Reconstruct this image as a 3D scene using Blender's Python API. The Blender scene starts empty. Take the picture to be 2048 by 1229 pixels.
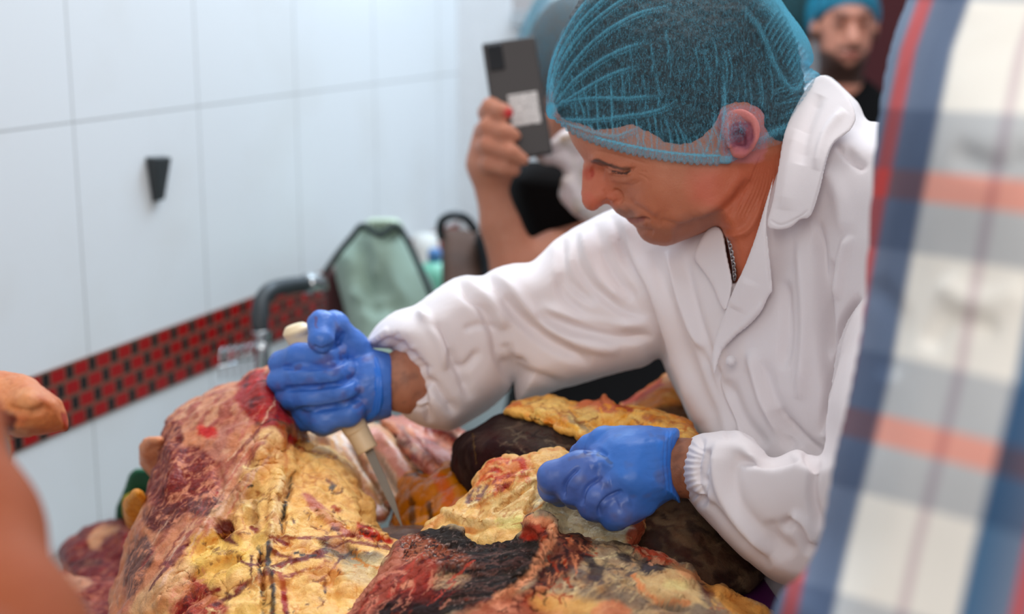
import bpy, math, random
import numpy as np
from mathutils import Vector, Matrix
random.seed(7); np.random.seed(7)
SC = bpy.context.scene
COL = SC.collection
# ---------------------------------------------------------------- camera
PW, PH, LENS = 2048.0, 1229.0, 50.0
FPX = PW * LENS / 36.0
PITCH = math.radians(12.5)
CAM = np.array([0.0, 0.0, 1.6])
FWD = np.array([0.0, math.cos(PITCH), -math.sin(PITCH)])
UP = np.array([0.0, math.sin(PITCH), math.cos(PITCH)])
RT = np.array([1.0, 0.0, 0.0])
cam_data = bpy.data.cameras.new('camera'); cam = bpy.data.objects.new('camera', cam_data); COL.objects.link(cam)
cam.location = CAM; cam.rotation_euler = (math.radians(90) - PITCH, 0, 0)
cam_data.lens = LENS; cam_data.sensor_width = 36.0; cam_data.clip_start = 0.05; cam_data.clip_end = 60
cam_data.dof.use_dof = True; cam_data.dof.focus_distance = 1.15; cam_data.dof.aperture_fstop = 3.6
SC.camera = cam
SC.view_settings.view_transform = 'Standard'; SC.view_settings.look = 'None'
SC.view_settings.gamma = 1.0; SC.view_settings.use_curve_mapping = False
SC.view_settings.exposure = 0.10
SC.cycles.use_denoising = True
SC.cycles.max_bounces = 6; SC.cycles.transparent_max_bounces = 16
# ---------------------------------------------------------------- world and lights
world = bpy.data.worlds.new('daylight'); SC.world = world; world.use_nodes = True
bg = world.node_tree.nodes['Background']
bg.inputs[0].default_value = (0.80, 0.84, 0.92, 1); bg.inputs[1].default_value = 0.50
def area(name, loc, target, size, size_y, power, color):
    l = bpy.data.lights.new(name, 'AREA'); l.shape = 'RECTANGLE'; l.size = size; l.size_y = size_y
    l.energy = power; l.color = color
    o = bpy.data.objects.new(name, l); COL.objects.link(o); o.location = loc
    o.rotation_euler = (Vector(target) - Vector(loc)).to_track_quat('-Z', 'Y').to_euler()
    return o
area('ceiling_panel_lamp', (0.35, 1.75, 3.0), (0.25, 1.25, 1.0), 1.3, 0.9, 18, (1.0, 0.985, 0.97))
area('front_fill', (-0.1, -1.3, 2.6), (0.15, 1.4, 1.2), 1.6, 1.2, 27, (1.0, 0.93, 0.86))  # fill lamp added behind the camera to brighten the fronts, no window there
area('wall_side_daylight', (0.35, 2.95, 2.7), (-0.5, 1.8, 1.2), 1.0, 0.9, 41, (0.66, 0.84, 1.0))

def S(*c):                                   # sRGB 0-255 -> linear
    out = []
    for v in c:
        v = v / 255.0
        out.append(v / 12.92 if v <= 0.04045 else ((v + 0.055) / 1.055) ** 2.4)
    return tuple(out)
def W(px, py, d):                            # a point of the place from where it shows and how deep it stands
    px = np.asarray(px, float); py = np.asarray(py, float); d = np.asarray(d, float)
    a = d * (px - PW / 2) / FPX; b = d * (PH / 2 - py) / FPX
    return CAM + a[..., None] * RT + b[..., None] * UP + d[..., None] * FWD
def PX(P):
    q = P - CAM; d = q @ FWD
    return PW / 2 + (q @ RT) / d * FPX, PH / 2 - (q @ UP) / d * FPX, d
# ---------------------------------------------------------------- noise
def _hash(i, j, k, seed):
    h = (i.astype(np.int64) * 374761393 + j.astype(np.int64) * 668265263 + k.astype(np.int64) * 2147483647 + seed * 974711) & 0xffffffff
    h = ((h ^ (h >> 13)) * 1274126177) & 0xffffffff
    h = h ^ (h >> 16)
    return (h & 0xffffff).astype(np.float64) / float(0xffffff)
def vnoise(P, seed=0):
    f = np.floor(P); t = P - f; t = t * t * (3 - 2 * t); f = f.astype(np.int64)
    r = 0.0
    for a in (0, 1):
        for b in (0, 1):
            for c in (0, 1):
                w = (t[:, 0] if a else 1 - t[:, 0]) * (t[:, 1] if b else 1 - t[:, 1]) * (t[:, 2] if c else 1 - t[:, 2])
                r = r + w * _hash(f[:, 0] + a, f[:, 1] + b, f[:, 2] + c, seed)
    return r * 2 - 1
def fbm(P, scale, seed=0, octs=3, gain=0.5):
    r = 0.0; a = 1.0
    for o in range(octs):
        r = r + a * vnoise(P * scale * 2 ** o + 17.3 * o + seed * 3.1, seed + o); a *= gain
    return r
def worley(P, scale, seed=0):                # distance to the nearest and second cell point, in cells
    Q = P * scale; f = np.floor(Q).astype(np.int64); b1 = np.full(len(P), 9.0); b2 = np.full(len(P), 9.0)
    for a in (-1, 0, 1):
        for b in (-1, 0, 1):
            for c in (-1, 0, 1):
                g = f + np.array([a, b, c])
                pt = np.stack([_hash(g[:, 0], g[:, 1], g[:, 2], seed + s) for s in (1, 2, 3)], 1) + g
                d = np.sqrt(((Q - pt) ** 2).sum(1))
                n1 = np.minimum(b1, d); b2 = np.minimum(b2, np.maximum(b1, d)); b1 = n1
    return b1, b2
# ---------------------------------------------------------------- 2-D helpers in the view plane
def seg_dist(px, py, pts):                   # distance to a polyline, side and running parameter
    pts = np.asarray(pts, float); best = np.full(px.shape, 1e9); side = np.zeros(px.shape); par = np.zeros(px.shape)
    L = np.sqrt(((pts[1:] - pts[:-1]) ** 2).sum(1)); cum = np.concatenate([[0], np.cumsum(L)]); T = max(cum[-1], 1e-6)
    for i in range(len(pts) - 1):
        a, b = pts[i], pts[i + 1]; v = b - a; l2 = max((v ** 2).sum(), 1e-9)
        t = np.clip(((px - a[0]) * v[0] + (py - a[1]) * v[1]) / l2, 0, 1)
        dx = px - (a[0] + t * v[0]); dy = py - (a[1] + t * v[1]); d = np.hypot(dx, dy)
        m = d < best
        best = np.where(m, d, best); side = np.where(m, np.sign(v[0] * dy - v[1] * dx), side)
        par = np.where(m, (cum[i] + t * L[i]) / T, par)
    return best, side, par
def poly_sd(px, py, pts):                    # signed distance, positive inside
    pts = np.asarray(pts, float); q = np.vstack([pts, pts[:1]])
    d, _, _ = seg_dist(px, py, q)
    inside = np.zeros(px.shape, bool)
    for i in range(len(pts)):
        x0, y0 = q[i]; x1, y1 = q[i + 1]
        if y0 == y1: continue
        c = ((y0 > py) != (y1 > py)) & (px < (x1 - x0) * (py - y0) / (y1 - y0) + x0)
        inside ^= c
    return np.where(inside, d, -d)
def smooth_poly(pts, n=6, closed=True):      # Catmull-Rom
    pts = np.asarray(pts, float); N = len(pts); out = []
    rng = range(N) if closed else range(N - 1)
    for i in rng:
        if closed: p0, p1, p2, p3 = pts[i - 1], pts[i], pts[(i + 1) % N], pts[(i + 2) % N]
        else: p0, p1, p2, p3 = pts[max(i - 1, 0)], pts[i], pts[i + 1], pts[min(i + 2, N - 1)]
        for k in range(n):
            t = k / n
            out.append(0.5 * (2 * p1 + (p2 - p0) * t + (2 * p0 - 5 * p1 + 4 * p2 - p3) * t * t + (3 * p1 - p0 - 3 * p2 + p3) * t ** 3))
    if not closed: out.append(pts[-1])
    return np.array(out)
class TPS:                                   # thin plate through control points (x, y, value)
    def __init__(s, pts, reg=1e-4):
        p = np.array(pts, float); s.c = p[:, :2] / 500.0; n = len(p)
        if n < 3 or np.linalg.matrix_rank(np.c_[np.ones(n), s.c], tol=1e-3) < 3:
            s.w = None; s.k = p[:, 2].mean()
            if n >= 2:
                A = np.c_[np.ones(n), s.c]; s.aff = np.linalg.lstsq(A, p[:, 2], rcond=None)[0]
            else: s.aff = np.array([s.k, 0, 0])
            return
        r = np.sqrt(((s.c[:, None] - s.c[None]) ** 2).sum(-1)); K = s.phi(r) + reg * np.eye(n)
        Q = np.c_[np.ones(n), s.c]; A = np.zeros((n + 3, n + 3)); A[:n, :n] = K; A[:n, n:] = Q; A[n:, :n] = Q.T
        sol = np.linalg.solve(A, np.r_[p[:, 2], 0, 0, 0]); s.w = sol[:n]; s.aff = sol[n:]
    @staticmethod
    def phi(r): return r * r * np.log(r + 1e-9)
    def __call__(s, x, y):
        x = np.asarray(x, float) / 500.0; y = np.asarray(y, float) / 500.0
        v = s.aff[0] + s.aff[1] * x + s.aff[2] * y
        if s.w is not None:
            for (cx, cy), w in zip(s.c, s.w): v = v + w * s.phi(np.sqrt((x - cx) ** 2 + (y - cy) ** 2))
        return v
def smax(a, b, k):
    h = np.clip(0.5 + 0.5 * (a - b) / k, 0, 1); return b + (a - b) * h + k * h * (1 - h)
# ---------------------------------------------------------------- surface nets
def nets(F, G):                              # F positive inside, G = function turning grid coordinates (n,3) into points
    F = F.astype(np.float32)
    F[0] = F[-1] = -1; F[:, 0] = F[:, -1] = -1; F[:, :, 0] = F[:, :, -1] = -1
    s = F > 0; c = s[:-1, :-1, :-1].astype(np.int8)
    nx, ny, nz = F.shape
    cnt = np.zeros((nx - 1, ny - 1, nz - 1), np.int8)
    for a in (0, 1):
        for b in (0, 1):
            for d in (0, 1): cnt += s[a:nx - 1 + a, b:ny - 1 + b, d:nz - 1 + d]
    act = (cnt > 0) & (cnt < 8); I, J, K = np.nonzero(act)
    idx = np.full(act.shape, -1, np.int64); idx[I, J, K] = np.arange(len(I))
    acc = np.zeros((len(I), 3)); n = np.zeros(len(I))
    cs = [(a, b, d) for a in (0, 1) for b in (0, 1) for d in (0, 1)]
    for u in cs:
        for ax in range(3):
            if u[ax]: continue
            v = list(u); v[ax] = 1
            fa = F[I + u[0], J + u[1], K + u[2]]; fb = F[I + v[0], J + v[1], K + v[2]]
            m = (fa > 0) != (fb > 0); t = np.where(m, fa / np.where(m, fa - fb, 1), 0)
            p = np.tile(np.array(u, float), (len(I), 1)); p[:, ax] = t
            acc += p * m[:, None]; n += m
    V = np.stack([I, J, K], 1) + acc / n[:, None]
    quads = []
    for ax in range(3):
        o = [x for x in range(3) if x != ax]
        sl0 = [slice(None)] * 3; sl1 = [slice(None)] * 3; sl0[ax] = slice(0, -1); sl1[ax] = slice(1, None)
        a = s[tuple(sl0)]; b = s[tuple(sl1)]; e = np.nonzero(a != b); e = np.stack(e, 1)
        ok = (e[:, o[0]] > 0) & (e[:, o[1]] > 0) & (e[:, o[0]] < F.shape[o[0]] - 1) & (e[:, o[1]] < F.shape[o[1]] - 1); e = e[ok]
        q = []
        for du, dv in ((0, 0), (1, 0), (1, 1), (0, 1)):
            g = e.copy(); g[:, o[0]] -= du; g[:, o[1]] -= dv; q.append(idx[g[:, 0], g[:, 1], g[:, 2]])
        q = np.stack(q, 1); flip = a[e[:, 0], e[:, 1], e[:, 2]]
        if ax == 1: flip = ~flip
        q[flip] = q[flip][:, ::-1]; quads.append(q)
    Q = np.vstack(quads); Q = Q[(Q >= 0).all(1)]
    return G(V), Q
def normals(V, Q):
    n = np.cross(V[Q[:, 2]] - V[Q[:, 0]], V[Q[:, 3]] - V[Q[:, 1]]); N = np.zeros_like(V)
    for c in range(4):
        for a in range(3): N[:, a] += np.bincount(Q[:, c], n[:, a], len(V))
    return N / (np.linalg.norm(N, axis=1, keepdims=True) + 1e-12)
def relax(V, Q, it=2, lam=0.5):
    e = np.vstack([Q[:, [0, 1]], Q[:, [1, 2]], Q[:, [2, 3]], Q[:, [3, 0]]])
    deg = np.bincount(e.ravel(), minlength=len(V))
    for _ in range(it):
        A = np.stack([np.bincount(e[:, 0], V[e[:, 1], a], len(V)) + np.bincount(e[:, 1], V[e[:, 0], a], len(V)) for a in range(3)], 1)
        V = V + lam * (A / np.maximum(deg, 1)[:, None] - V)
    return V
class Form:
    """A dense closed surface with its vertices' place in the view plane kept for sculpting strokes and paint."""
    def __init__(s, V, Q): s.V = V; s.Q = Q; s.C = None; s.up()
    def up(s): s.N = normals(s.V, s.Q); s.px, s.py, s.d = PX(s.V); view = s.V - CAM; view /= np.linalg.norm(view, axis=1, keepdims=True); s.face = -(s.N * view).sum(1); return s
    def stroke(s, pts, w, amp, w2=None, taper=0.15, drange=None, facing=True, smooth=True):
        pts = smooth_poly(pts, 6, False) if smooth and len(pts) > 2 else np.asarray(pts, float)
        d, side, par = seg_dist(s.px, s.py, pts)
        ww = np.where(side > 0, w, w if w2 is None else w2)
        g = np.exp(-(d / ww) ** 2)
        if taper > 0: g = g * np.clip(par / taper, 0, 1) ** .7 * np.clip((1 - par) / taper, 0, 1) ** .7
        if facing: g = g * np.clip(s.face * 2.5 + 0.25, 0, 1)
        if drange: g = g * np.clip((s.d - drange[0]) / .03, 0, 1) * np.clip((drange[1] - s.d) / .03, 0, 1)
        s.V = s.V + s.N * (amp * g)[:, None]; return s
    def disp(s, arr): s.V = s.V + s.N * arr[:, None]; return s
    def base(s, col): s.C = np.tile(np.array(S(*col)), (len(s.V), 1)); return s
    def warp(s, amp, scale=60, seed=0):      # organic edges for paint
        s.wx = s.px + amp * fbm(s.V, scale, seed + 50, 5, .6); s.wy = s.py + amp * fbm(s.V, scale, seed + 90, 5, .6); return s
    def mix(s, m, col):
        c = np.array(S(*col)); s.C = s.C + np.clip(m, 0, 1)[:, None] * (c - s.C)
    def pline(s, pts, w, col, op=1.0, hard=0.5, smooth=True, front=True):
        pts = smooth_poly(pts, 5, False) if smooth and len(pts) > 2 else np.asarray(pts, float)
        d, _, par = seg_dist(s.wx, s.wy, pts); m = np.clip((w - d) / (w * (1 - hard) + 1e-6), 0, 1) * op
        if front: m = m * (s.face > -0.2)
        s.mix(m, col); return s
    def ppoly(s, pts, col, op=1.0, feather=8, front=True, smooth=True):
        pts = smooth_poly(pts, 5) if smooth else pts
        m = np.clip(poly_sd(s.wx, s.wy, pts) / feather + 0.5, 0, 1) * op
        if front: m = m * (s.face > -0.2)
        s.mix(m, col); return s
    def pnoise(s, scale, lo, hi, col, op=1.0, seed=0, octs=3, mask=None):
        n = fbm(s.V, scale, seed, octs); m = np.clip((n - lo) / (hi - lo), 0, 1) * op
        if mask is not None: m = m * mask
        s.mix(m, col); return s
    def scatter(s, poly, n, L, ang, jit, ws, cols, op, rnd):
        x0, y0 = np.min(poly, 0); x1, y1 = np.max(poly, 0); sp = smooth_poly(poly, 4); k = 0
        while k < n:
            x = rnd.uniform(x0, x1); y = rnd.uniform(y0, y1)
            if poly_sd(np.array([x]), np.array([y]), sp)[0] < 0: continue
            a = ang + rnd.uniform(-jit, jit); b = a + rnd.uniform(-.5, .5); l = rnd.uniform(*L); k += 1
            s.pline([(x, y), (x + l * .5 * math.cos(a), y + l * .5 * math.sin(a)), (x + l * .5 * (math.cos(a) + math.cos(b)), y + l * .5 * (math.sin(a) + math.sin(b)))], rnd.uniform(*ws), cols[k % len(cols)], rnd.uniform(*op))
        return s
    def mask(s, pts, feather=10):
        return np.clip(poly_sd(s.wx, s.wy, smooth_poly(pts, 5)) / feather + 0.5, 0, 1)
    def obj(s, name, mat, parent=None, extra=None):
        me = bpy.data.meshes.new(name); me.vertices.add(len(s.V)); me.vertices.foreach_set('co', s.V.astype(np.float32).ravel())
        me.loops.add(len(s.Q) * 4); me.loops.foreach_set('vertex_index', s.Q.astype(np.int32).ravel())
        me.polygons.add(len(s.Q)); me.polygons.foreach_set('loop_start', np.arange(0, len(s.Q) * 4, 4, dtype=np.int32))
        me.update(calc_edges=True); me.validate()
        me.polygons.foreach_set('use_smooth', np.ones(len(me.polygons), bool))
        if s.C is not None:
            a = me.color_attributes.new('paint', 'FLOAT_COLOR', 'POINT'); a.data.foreach_set('color', np.c_[s.C, np.ones(len(s.C))].astype(np.float32).ravel())
        for k, v in (extra or {}).items():
            a = me.attributes.new(k, 'FLOAT', 'POINT'); a.data.foreach_set('value', v.astype(np.float32))
        o = bpy.data.objects.new(name, me); COL.objects.link(o); me.materials.append(mat)
        if parent is not None: o.parent = parent
        return o
def grid_form(x0, x1, y0, y1, d0, d1, step, dstep, field, smooth=2):
    """field(px, py, d, P) on a grid that fans out from the lens; returns a Form in world space."""
    xs = np.arange(x0, x1 + step, step); ys = np.arange(y0, y1 + step, step); ds = np.arange(d0, d1 + dstep, dstep)
    F = field(xs[:, None, None], ys[None, :, None], ds[None, None, :])
    def G(V): return W(xs[0] + V[:, 0] * step, ys[0] + V[:, 1] * step, ds[0] + V[:, 2] * dstep)
    V, Q = nets(np.array(np.broadcast_to(F, (len(xs), len(ys), len(ds)))), G)
    V = relax(V, Q, smooth) if smooth else V
    # make normals point outwards
    f = Form(V, Q); vol = (V[Q[:, 0]] * np.cross(V[Q[:, 1]], V[Q[:, 2]])).sum() + (V[Q[:, 0]] * np.cross(V[Q[:, 2]], V[Q[:, 3]])).sum()
    if vol < 0: f.Q = Q[:, ::-1].copy(); f.up()
    return f
class Relief:
    """Solid inside a closed outline: front skin at depth front(px,py), thickness T, edges rounded over R pixels."""
    def __init__(s, outline, front, T, R, pts_smooth=5, ragged=0.0, rs=0.05, seed=0, power=2.0):
        s.o = smooth_poly(outline, pts_smooth) if pts_smooth else np.asarray(outline, float)
        s.front = TPS(front) if not callable(front) else front
        s.T = T if callable(T) else TPS(T) if isinstance(T, (list, tuple)) else (lambda x, y, T=T: T + 0 * x)
        s.R = R; s.rag = ragged; s.rs = rs; s.seed = seed; s.pw = power
    def maps(s, X, Y):
        e = poly_sd(X, Y, s.o)
        if s.rag:
            P = np.stack([X.ravel() * s.rs, Y.ravel() * s.rs, 0 * X.ravel() + s.seed], 1); e = e + s.rag * fbm(P, 1.0, s.seed, 3).reshape(X.shape)
        r = np.clip(e / s.R, 0, 1); prof = np.sqrt(np.clip(1 - (1 - r) ** s.pw, 0, 1))
        T = s.T(X, Y); half = T / 2 * prof; half = np.where(e < 0, e / FPX * 1.2, half)
        return s.front(X, Y) + T / 2, half
    def __call__(s, X, Y, D):
        x = X[:, :, 0] + 0 * Y[:, :, 0]; y = Y[:, :, 0] + 0 * X[:, :, 0]
        c, h = s.maps(x, y); return h[:, :, None] - np.abs(D - c[:, :, None])
    def form(s, step=3.0, dstep=0.003, smooth=2, pad=12):
        x0, y0 = s.o.min(0) - pad - s.rag * 2; x1, y1 = s.o.max(0) + pad + s.rag * 2
        g = np.meshgrid(np.linspace(x0, x1, 24), np.linspace(y0, y1, 24)); c, h = s.maps(g[0], g[1])
        m = h > 0
        if not m.any(): m = h > -9
        d0 = (c - s.T(g[0], g[1]) / 2)[m].min() - 0.03; d1 = (c + s.T(g[0], g[1]) / 2)[m].max() + 0.03
        return grid_form(x0, x1, y0, y1, d0, d1, step, dstep, s, smooth)
def capsule_field(P0, P1, r0, r1):           # rounded cone in world space, positive inside
    P0 = np.asarray(P0, float); P1 = np.asarray(P1, float); v = P1 - P0; l2 = (v ** 2).sum()
    def f(X):
        q = X - P0; t = np.clip((q @ v) / l2, 0, 1); return r0 + (r1 - r0) * t - np.linalg.norm(q - t[..., None] * v, axis=-1)
    return f
def chain(points, radii, k=0.01):
    """World-space limb: smooth union of tapered capsules."""
    fs = [capsule_field(points[i], points[i + 1], radii[i], radii[i + 1]) for i in range(len(points) - 1)]
    def f(X):
        r = fs[0](X)
        for g in fs[1:]: r = smax(r, g(X), k)
        return r
    return f
def ellip(c, r, R=None):
    c = np.asarray(c, float); r = np.asarray(r, float)
    def f(X):
        q = X - c
        if R is not None: q = q @ R
        k0 = np.linalg.norm(q / r, axis=-1); return (1 - k0) * r.min()
    return f
def world_form(lo, hi, step, field, smooth=1):
    lo = np.asarray(lo, float); hi = np.asarray(hi, float); n = np.ceil((hi - lo) / step).astype(int) + 1
    F = np.empty(tuple(n), np.float32)
    yy, zz = np.meshgrid(lo[1] + np.arange(n[1]) * step, lo[2] + np.arange(n[2]) * step, indexing='ij')
    for i in range(n[0]):
        X = np.stack([np.full_like(yy, lo[0] + i * step), yy, zz], -1); F[i] = field(X)
    V, Q = nets(F, lambda v: lo + v * step); V = relax(V, Q, smooth) if smooth else V
    f = Form(V, Q); vol = (V[Q[:, 0]] * np.cross(V[Q[:, 1]], V[Q[:, 2]])).sum() + (V[Q[:, 0]] * np.cross(V[Q[:, 2]], V[Q[:, 3]])).sum()
    if vol < 0: f.Q = Q[:, ::-1].copy(); f.up()
    return f
def limb_form(fields, centers, rad, step, k=0.008, smooth=1):
    C = np.array(centers); lo = C.min(0) - rad; hi = C.max(0) + rad
    def F(X):
        r = fields[0](X)
        for g in fields[1:]: r = smax(r, g(X), k)
        return r
    return world_form(lo, hi, step, F, smooth)
def tube_mesh(pts, radii, n=12, cap=True):
    """Round bar along a smoothed path; world points. Returns verts, faces."""
    pts = smooth_poly(pts, 6, False) if len(pts) > 2 else np.asarray(pts, float)
    radii = np.interp(np.linspace(0, 1, len(pts)), np.linspace(0, 1, len(radii)), radii) if np.ndim(radii) else np.full(len(pts), radii)
    V = []; Fc = []; up = np.array([0.13, 0.2, 0.97])
    for i, p in enumerate(pts):
        t = pts[min(i + 1, len(pts) - 1)] - pts[max(i - 1, 0)]; t = t / np.linalg.norm(t)
        u = np.cross(t, up); u /= np.linalg.norm(u); v = np.cross(t, u)
        for k in range(n):
            a = 2 * math.pi * k / n; V.append(p + radii[i] * (math.cos(a) * u + math.sin(a) * v))
    for i in range(len(pts) - 1):
        for k in range(n): Fc.append((i * n + k, i * n + (k + 1) % n, (i + 1) * n + (k + 1) % n, (i + 1) * n + k))
    if cap: Fc.append(tuple(range(n))[::-1]); Fc.append(tuple((len(pts) - 1) * n + k for k in range(n)))
    return V, Fc
def mesh_obj(name, V, F, mat, parent=None, smooth=True, bevel=0):
    me = bpy.data.meshes.new(name); me.from_pydata([tuple(map(float, v)) for v in V], [], F); me.update()
    if smooth: me.polygons.foreach_set('use_smooth', [True] * len(me.polygons))
    o = bpy.data.objects.new(name, me); COL.objects.link(o); me.materials.append(mat)
    if bevel:
        b = o.modifiers.new('bevel', 'BEVEL'); b.width = bevel; b.segments = 3
    if parent is not None: o.parent = parent
    return o
def box(c, s, R=None):
    V = []; R = np.eye(3) if R is None else R
    for a in (-1, 1):
        for b in (-1, 1):
            for d in (-1, 1): V.append(np.asarray(c) + R @ (np.array([a, b, d]) * np.asarray(s) / 2))
    F = [(0, 1, 3, 2), (4, 6, 7, 5), (0, 4, 5, 1), (2, 3, 7, 6), (0, 2, 6, 4), (1, 5, 7, 3)]
    return V, F
def join(parts):
    V = []; F = []
    for v, f in parts:
        o = len(V); V += list(v); F += [tuple(i + o for i in q) for q in f]
    return V, F
def tag(o, label=None, cat=None, group=None, kind=None):
    if label: o['label'] = label
    if cat: o['category'] = cat
    if group: o['group'] = group
    if kind: o['kind'] = kind
    return o
def empty(name, loc, label=None, cat=None, group=None):
    o = bpy.data.objects.new(name, None); COL.objects.link(o); o.location = tuple(map(float, loc)); o.empty_display_size = 0.05
    return tag(o, label, cat, group)
def attach(child, parent):                   # parent keeping the place in the world
    child.parent = parent; child.matrix_parent_inverse = Matrix.Translation(parent.location).inverted()
    return child
# ---------------------------------------------------------------- materials
class NT:
    def __init__(s, name):
        s.m = bpy.data.materials.new(name); s.m.use_nodes = True; s.t = s.m.node_tree; s.t.nodes.clear()
        s.out = s.n('ShaderNodeOutputMaterial')
    def n(s, kind, **kw):
        nd = s.t.nodes.new(kind)
        for k, v in kw.items():
            if k.startswith('i_'):
                key = k[2:]; key = int(key) if key.isdigit() else key.replace('_', ' ')
                s.set(nd.inputs[key], v)
            else: setattr(nd, k, v)
        return nd
    def set(s, sock, v):
        if isinstance(v, bpy.types.NodeSocket): s.t.links.new(v, sock)
        elif isinstance(v, bpy.types.Node): s.t.links.new(v.outputs[0], sock)
        else:
            if isinstance(v, tuple) and len(v) == 3 and len(sock.default_value) == 4: v = v + (1,)
            sock.default_value = v
    def noise(s, scale, detail=3, rough=0.5, vec=None, dist=0):
        nd = s.n('ShaderNodeTexNoise', i_Scale=scale, i_Detail=detail, i_Roughness=rough, i_Distortion=dist)
        s.set(nd.inputs['Vector'], vec if vec is not None else s.coord()); return nd.outputs[0]
    def coord(s):
        if not hasattr(s, '_c'): s._c = s.n('ShaderNodeTexCoord').outputs['Object']
        return s._c
    def ramp(s, fac, stops, interp='LINEAR'):
        r = s.n('ShaderNodeValToRGB'); r.color_ramp.interpolation = interp; s.set(r.inputs[0], fac); e = r.color_ramp.elements
        while len(e) < len(stops): e.new(0.5)
        for el, (p, c) in zip(e, stops): el.position = p; el.color = tuple(c) + (1,) if not np.isscalar(c) else (c, c, c, 1)
        return r.outputs[0]
    def math(s, op, a, b=0.0, c=None):
        m = s.n('ShaderNodeMath', operation=op); s.set(m.inputs[0], a); s.set(m.inputs[1], b)
        if c is not None: s.set(m.inputs[2], c)
        return m.outputs[0]
    def mixc(s, fac, a, b, mode='MIX'):
        m = s.n('ShaderNodeMix', data_type='RGBA', blend_type=mode); s.set(m.inputs[0], fac); s.set(m.inputs[6], a); s.set(m.inputs[7], b); return m.outputs[2]
    def attr(s, name, col=True):
        a = s.n('ShaderNodeAttribute', attribute_name=name); return a.outputs['Color'] if col else a.outputs['Fac']
    def bump(s, h, strength, dist, normal=None):
        b = s.n('ShaderNodeBump', i_Strength=strength, i_Distance=dist); s.set(b.inputs['Height'], h)
        if normal is not None: s.set(b.inputs['Normal'], normal)
        return b.outputs[0]
    def bsdf(s, color, rough=0.6, **kw):
        b = s.n('ShaderNodeBsdfPrincipled'); s.set(b.inputs['Base Color'], color); s.set(b.inputs['Roughness'], rough)
        for k, v in kw.items(): s.set(b.inputs[k.replace('_', ' ')], v)
        s.t.links.new(b.outputs[0], s.out.inputs[0]); s.b = b; return s.m
def simple(name, col, rough=0.6, var=0.06, scale=30, bump=0.0, **kw):
    t = NT(name); c = S(*col); n = t.noise(scale, 4)
    cc = t.mixc(n, tuple(x * (1 - var) for x in c), tuple(min(1, x * (1 + var)) for x in c))
    if bump: kw['Normal'] = t.bump(t.noise(scale * 3, 4), 0.6, bump)
    return t.bsdf(cc, rough, **kw)
# ================================================================ the room
WANG = math.radians(21.8)
WU = np.array([math.sin(WANG), math.cos(WANG), 0.0]); WN = np.array([math.cos(WANG), -math.sin(WANG), 0.0])
W0 = np.array([-0.602, 1.96, 0.0])
def on_wall(px, py, off=0.0):                # where the ray of a picture point meets the tiled wall
    r = W(px, py, 1.0) - CAM; t = ((W0 + WN * off - CAM) @ WN) / (r @ WN); return CAM + r * t
def wall_uz(px, py):
    p = on_wall(px, py) - W0; return p @ WU, p[2]
U_END = 1.30                                  # the corner with the far wall
def wall_box(name, u0, u1, z0, z1, n0, n1, mat, kind='structure', bevel=0):
    R = np.stack([WU, WN, [0, 0, 1]], 1); c = W0 + WU * (u0 + u1) / 2 + WN * (n0 + n1) / 2 + np.array([0, 0, (z0 + z1) / 2])
    V, F = box((0, 0, 0), (u1 - u0, n1 - n0, z1 - z0)); o = mesh_obj(name, V, F, mat, None, False, bevel)
    M = Matrix([list(map(float, R[i])) + [float(c[i])] for i in range(3)] + [[0, 0, 0, 1]]); o.matrix_world = M
    return tag(o, kind=kind)
zt = wall_uz(130, 729)[1]; zb = wall_uz(130, 862)[1]; zl = wall_uz(130, 247)[1]; zc = wall_uz(180, 1062)[1]
# glossy white wall tile with fine grey joints; object X runs along the wall, Z is up
def tile_mat(name, uoff, zoff, tw, th, col=(234, 238, 241)):
    t = NT(name); x = t.n('ShaderNodeSeparateXYZ'); t.set(x.inputs[0], t.coord())
    def joint(v, off, size, w):
        f = t.math('FRACT', t.math('DIVIDE', t.math('ADD', v, off + 50 * size), size)); e = t.math('MULTIPLY', t.math('ABSOLUTE', t.math('SUBTRACT', f, 0.5)), size)
        return t.math('GREATER_THAN', e, size / 2 - w)
    j = t.math('MAXIMUM', joint(x.outputs[0], uoff, tw, 0.0012), joint(x.outputs[2], zoff, th, 0.0012))
    n = t.noise(1.3, 2); base = t.mixc(n, S(*col), S(*[c - 6 for c in col])); st = t.noise(5, 4)
    base = t.mixc(t.ramp(st, [(0.5, 0.0), (0.8, 0.25)]), base, S(205, 200, 190))
    c = t.mixc(j, base, S(172, 174, 174))
    return t.bsdf(c, 0.30, Specular_IOR_Level=0.4, Normal=t.bump(t.math('SUBTRACT', 1.0, j), 0.3, 0.001))
uc = (-1.6 + U_END) / 2
M_TILE_UP = tile_mat('white_wall_tile', uc, (zt + 3.0) / 2 - zl, 0.30, 0.60)
M_TILE_LO = tile_mat('white_wall_tile_low', uc, 0.1, 0.30, 0.60)
wall_box('wall_left', -1.6, U_END, zt, 3.0, -0.1, 0.0, M_TILE_UP)
wall_box('wall_left_lower', -1.6, U_END, 0.0, zb, -0.1, 0.0, M_TILE_LO)
t = NT('red_black_mosaic'); x = t.n('ShaderNodeSeparateXYZ'); t.set(x.inputs[0], t.coord())
rows = 4; rh = (zt - zb) / rows; per = 0.0495
v = t.math('DIVIDE', t.math('ADD', x.outputs[2], (zt - zb) / 2), rh); row = t.math('FLOOR', v); fv = t.math('FRACT', v)
u = t.math('FRACT', t.math('ADD', t.math('DIVIDE', t.math('ADD', x.outputs[0], 20 * per), per), t.math('MULTIPLY', row, -0.42)))
gr = 0.0022
red = t.math('MULTIPLY', t.math('GREATER_THAN', u, gr / per), t.math('LESS_THAN', u, 0.62))
blk = t.math('MULTIPLY', t.math('GREATER_THAN', u, 0.62 + 1.4 * gr / per), t.math('LESS_THAN', u, 1 - gr / per * 0.6))
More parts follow.
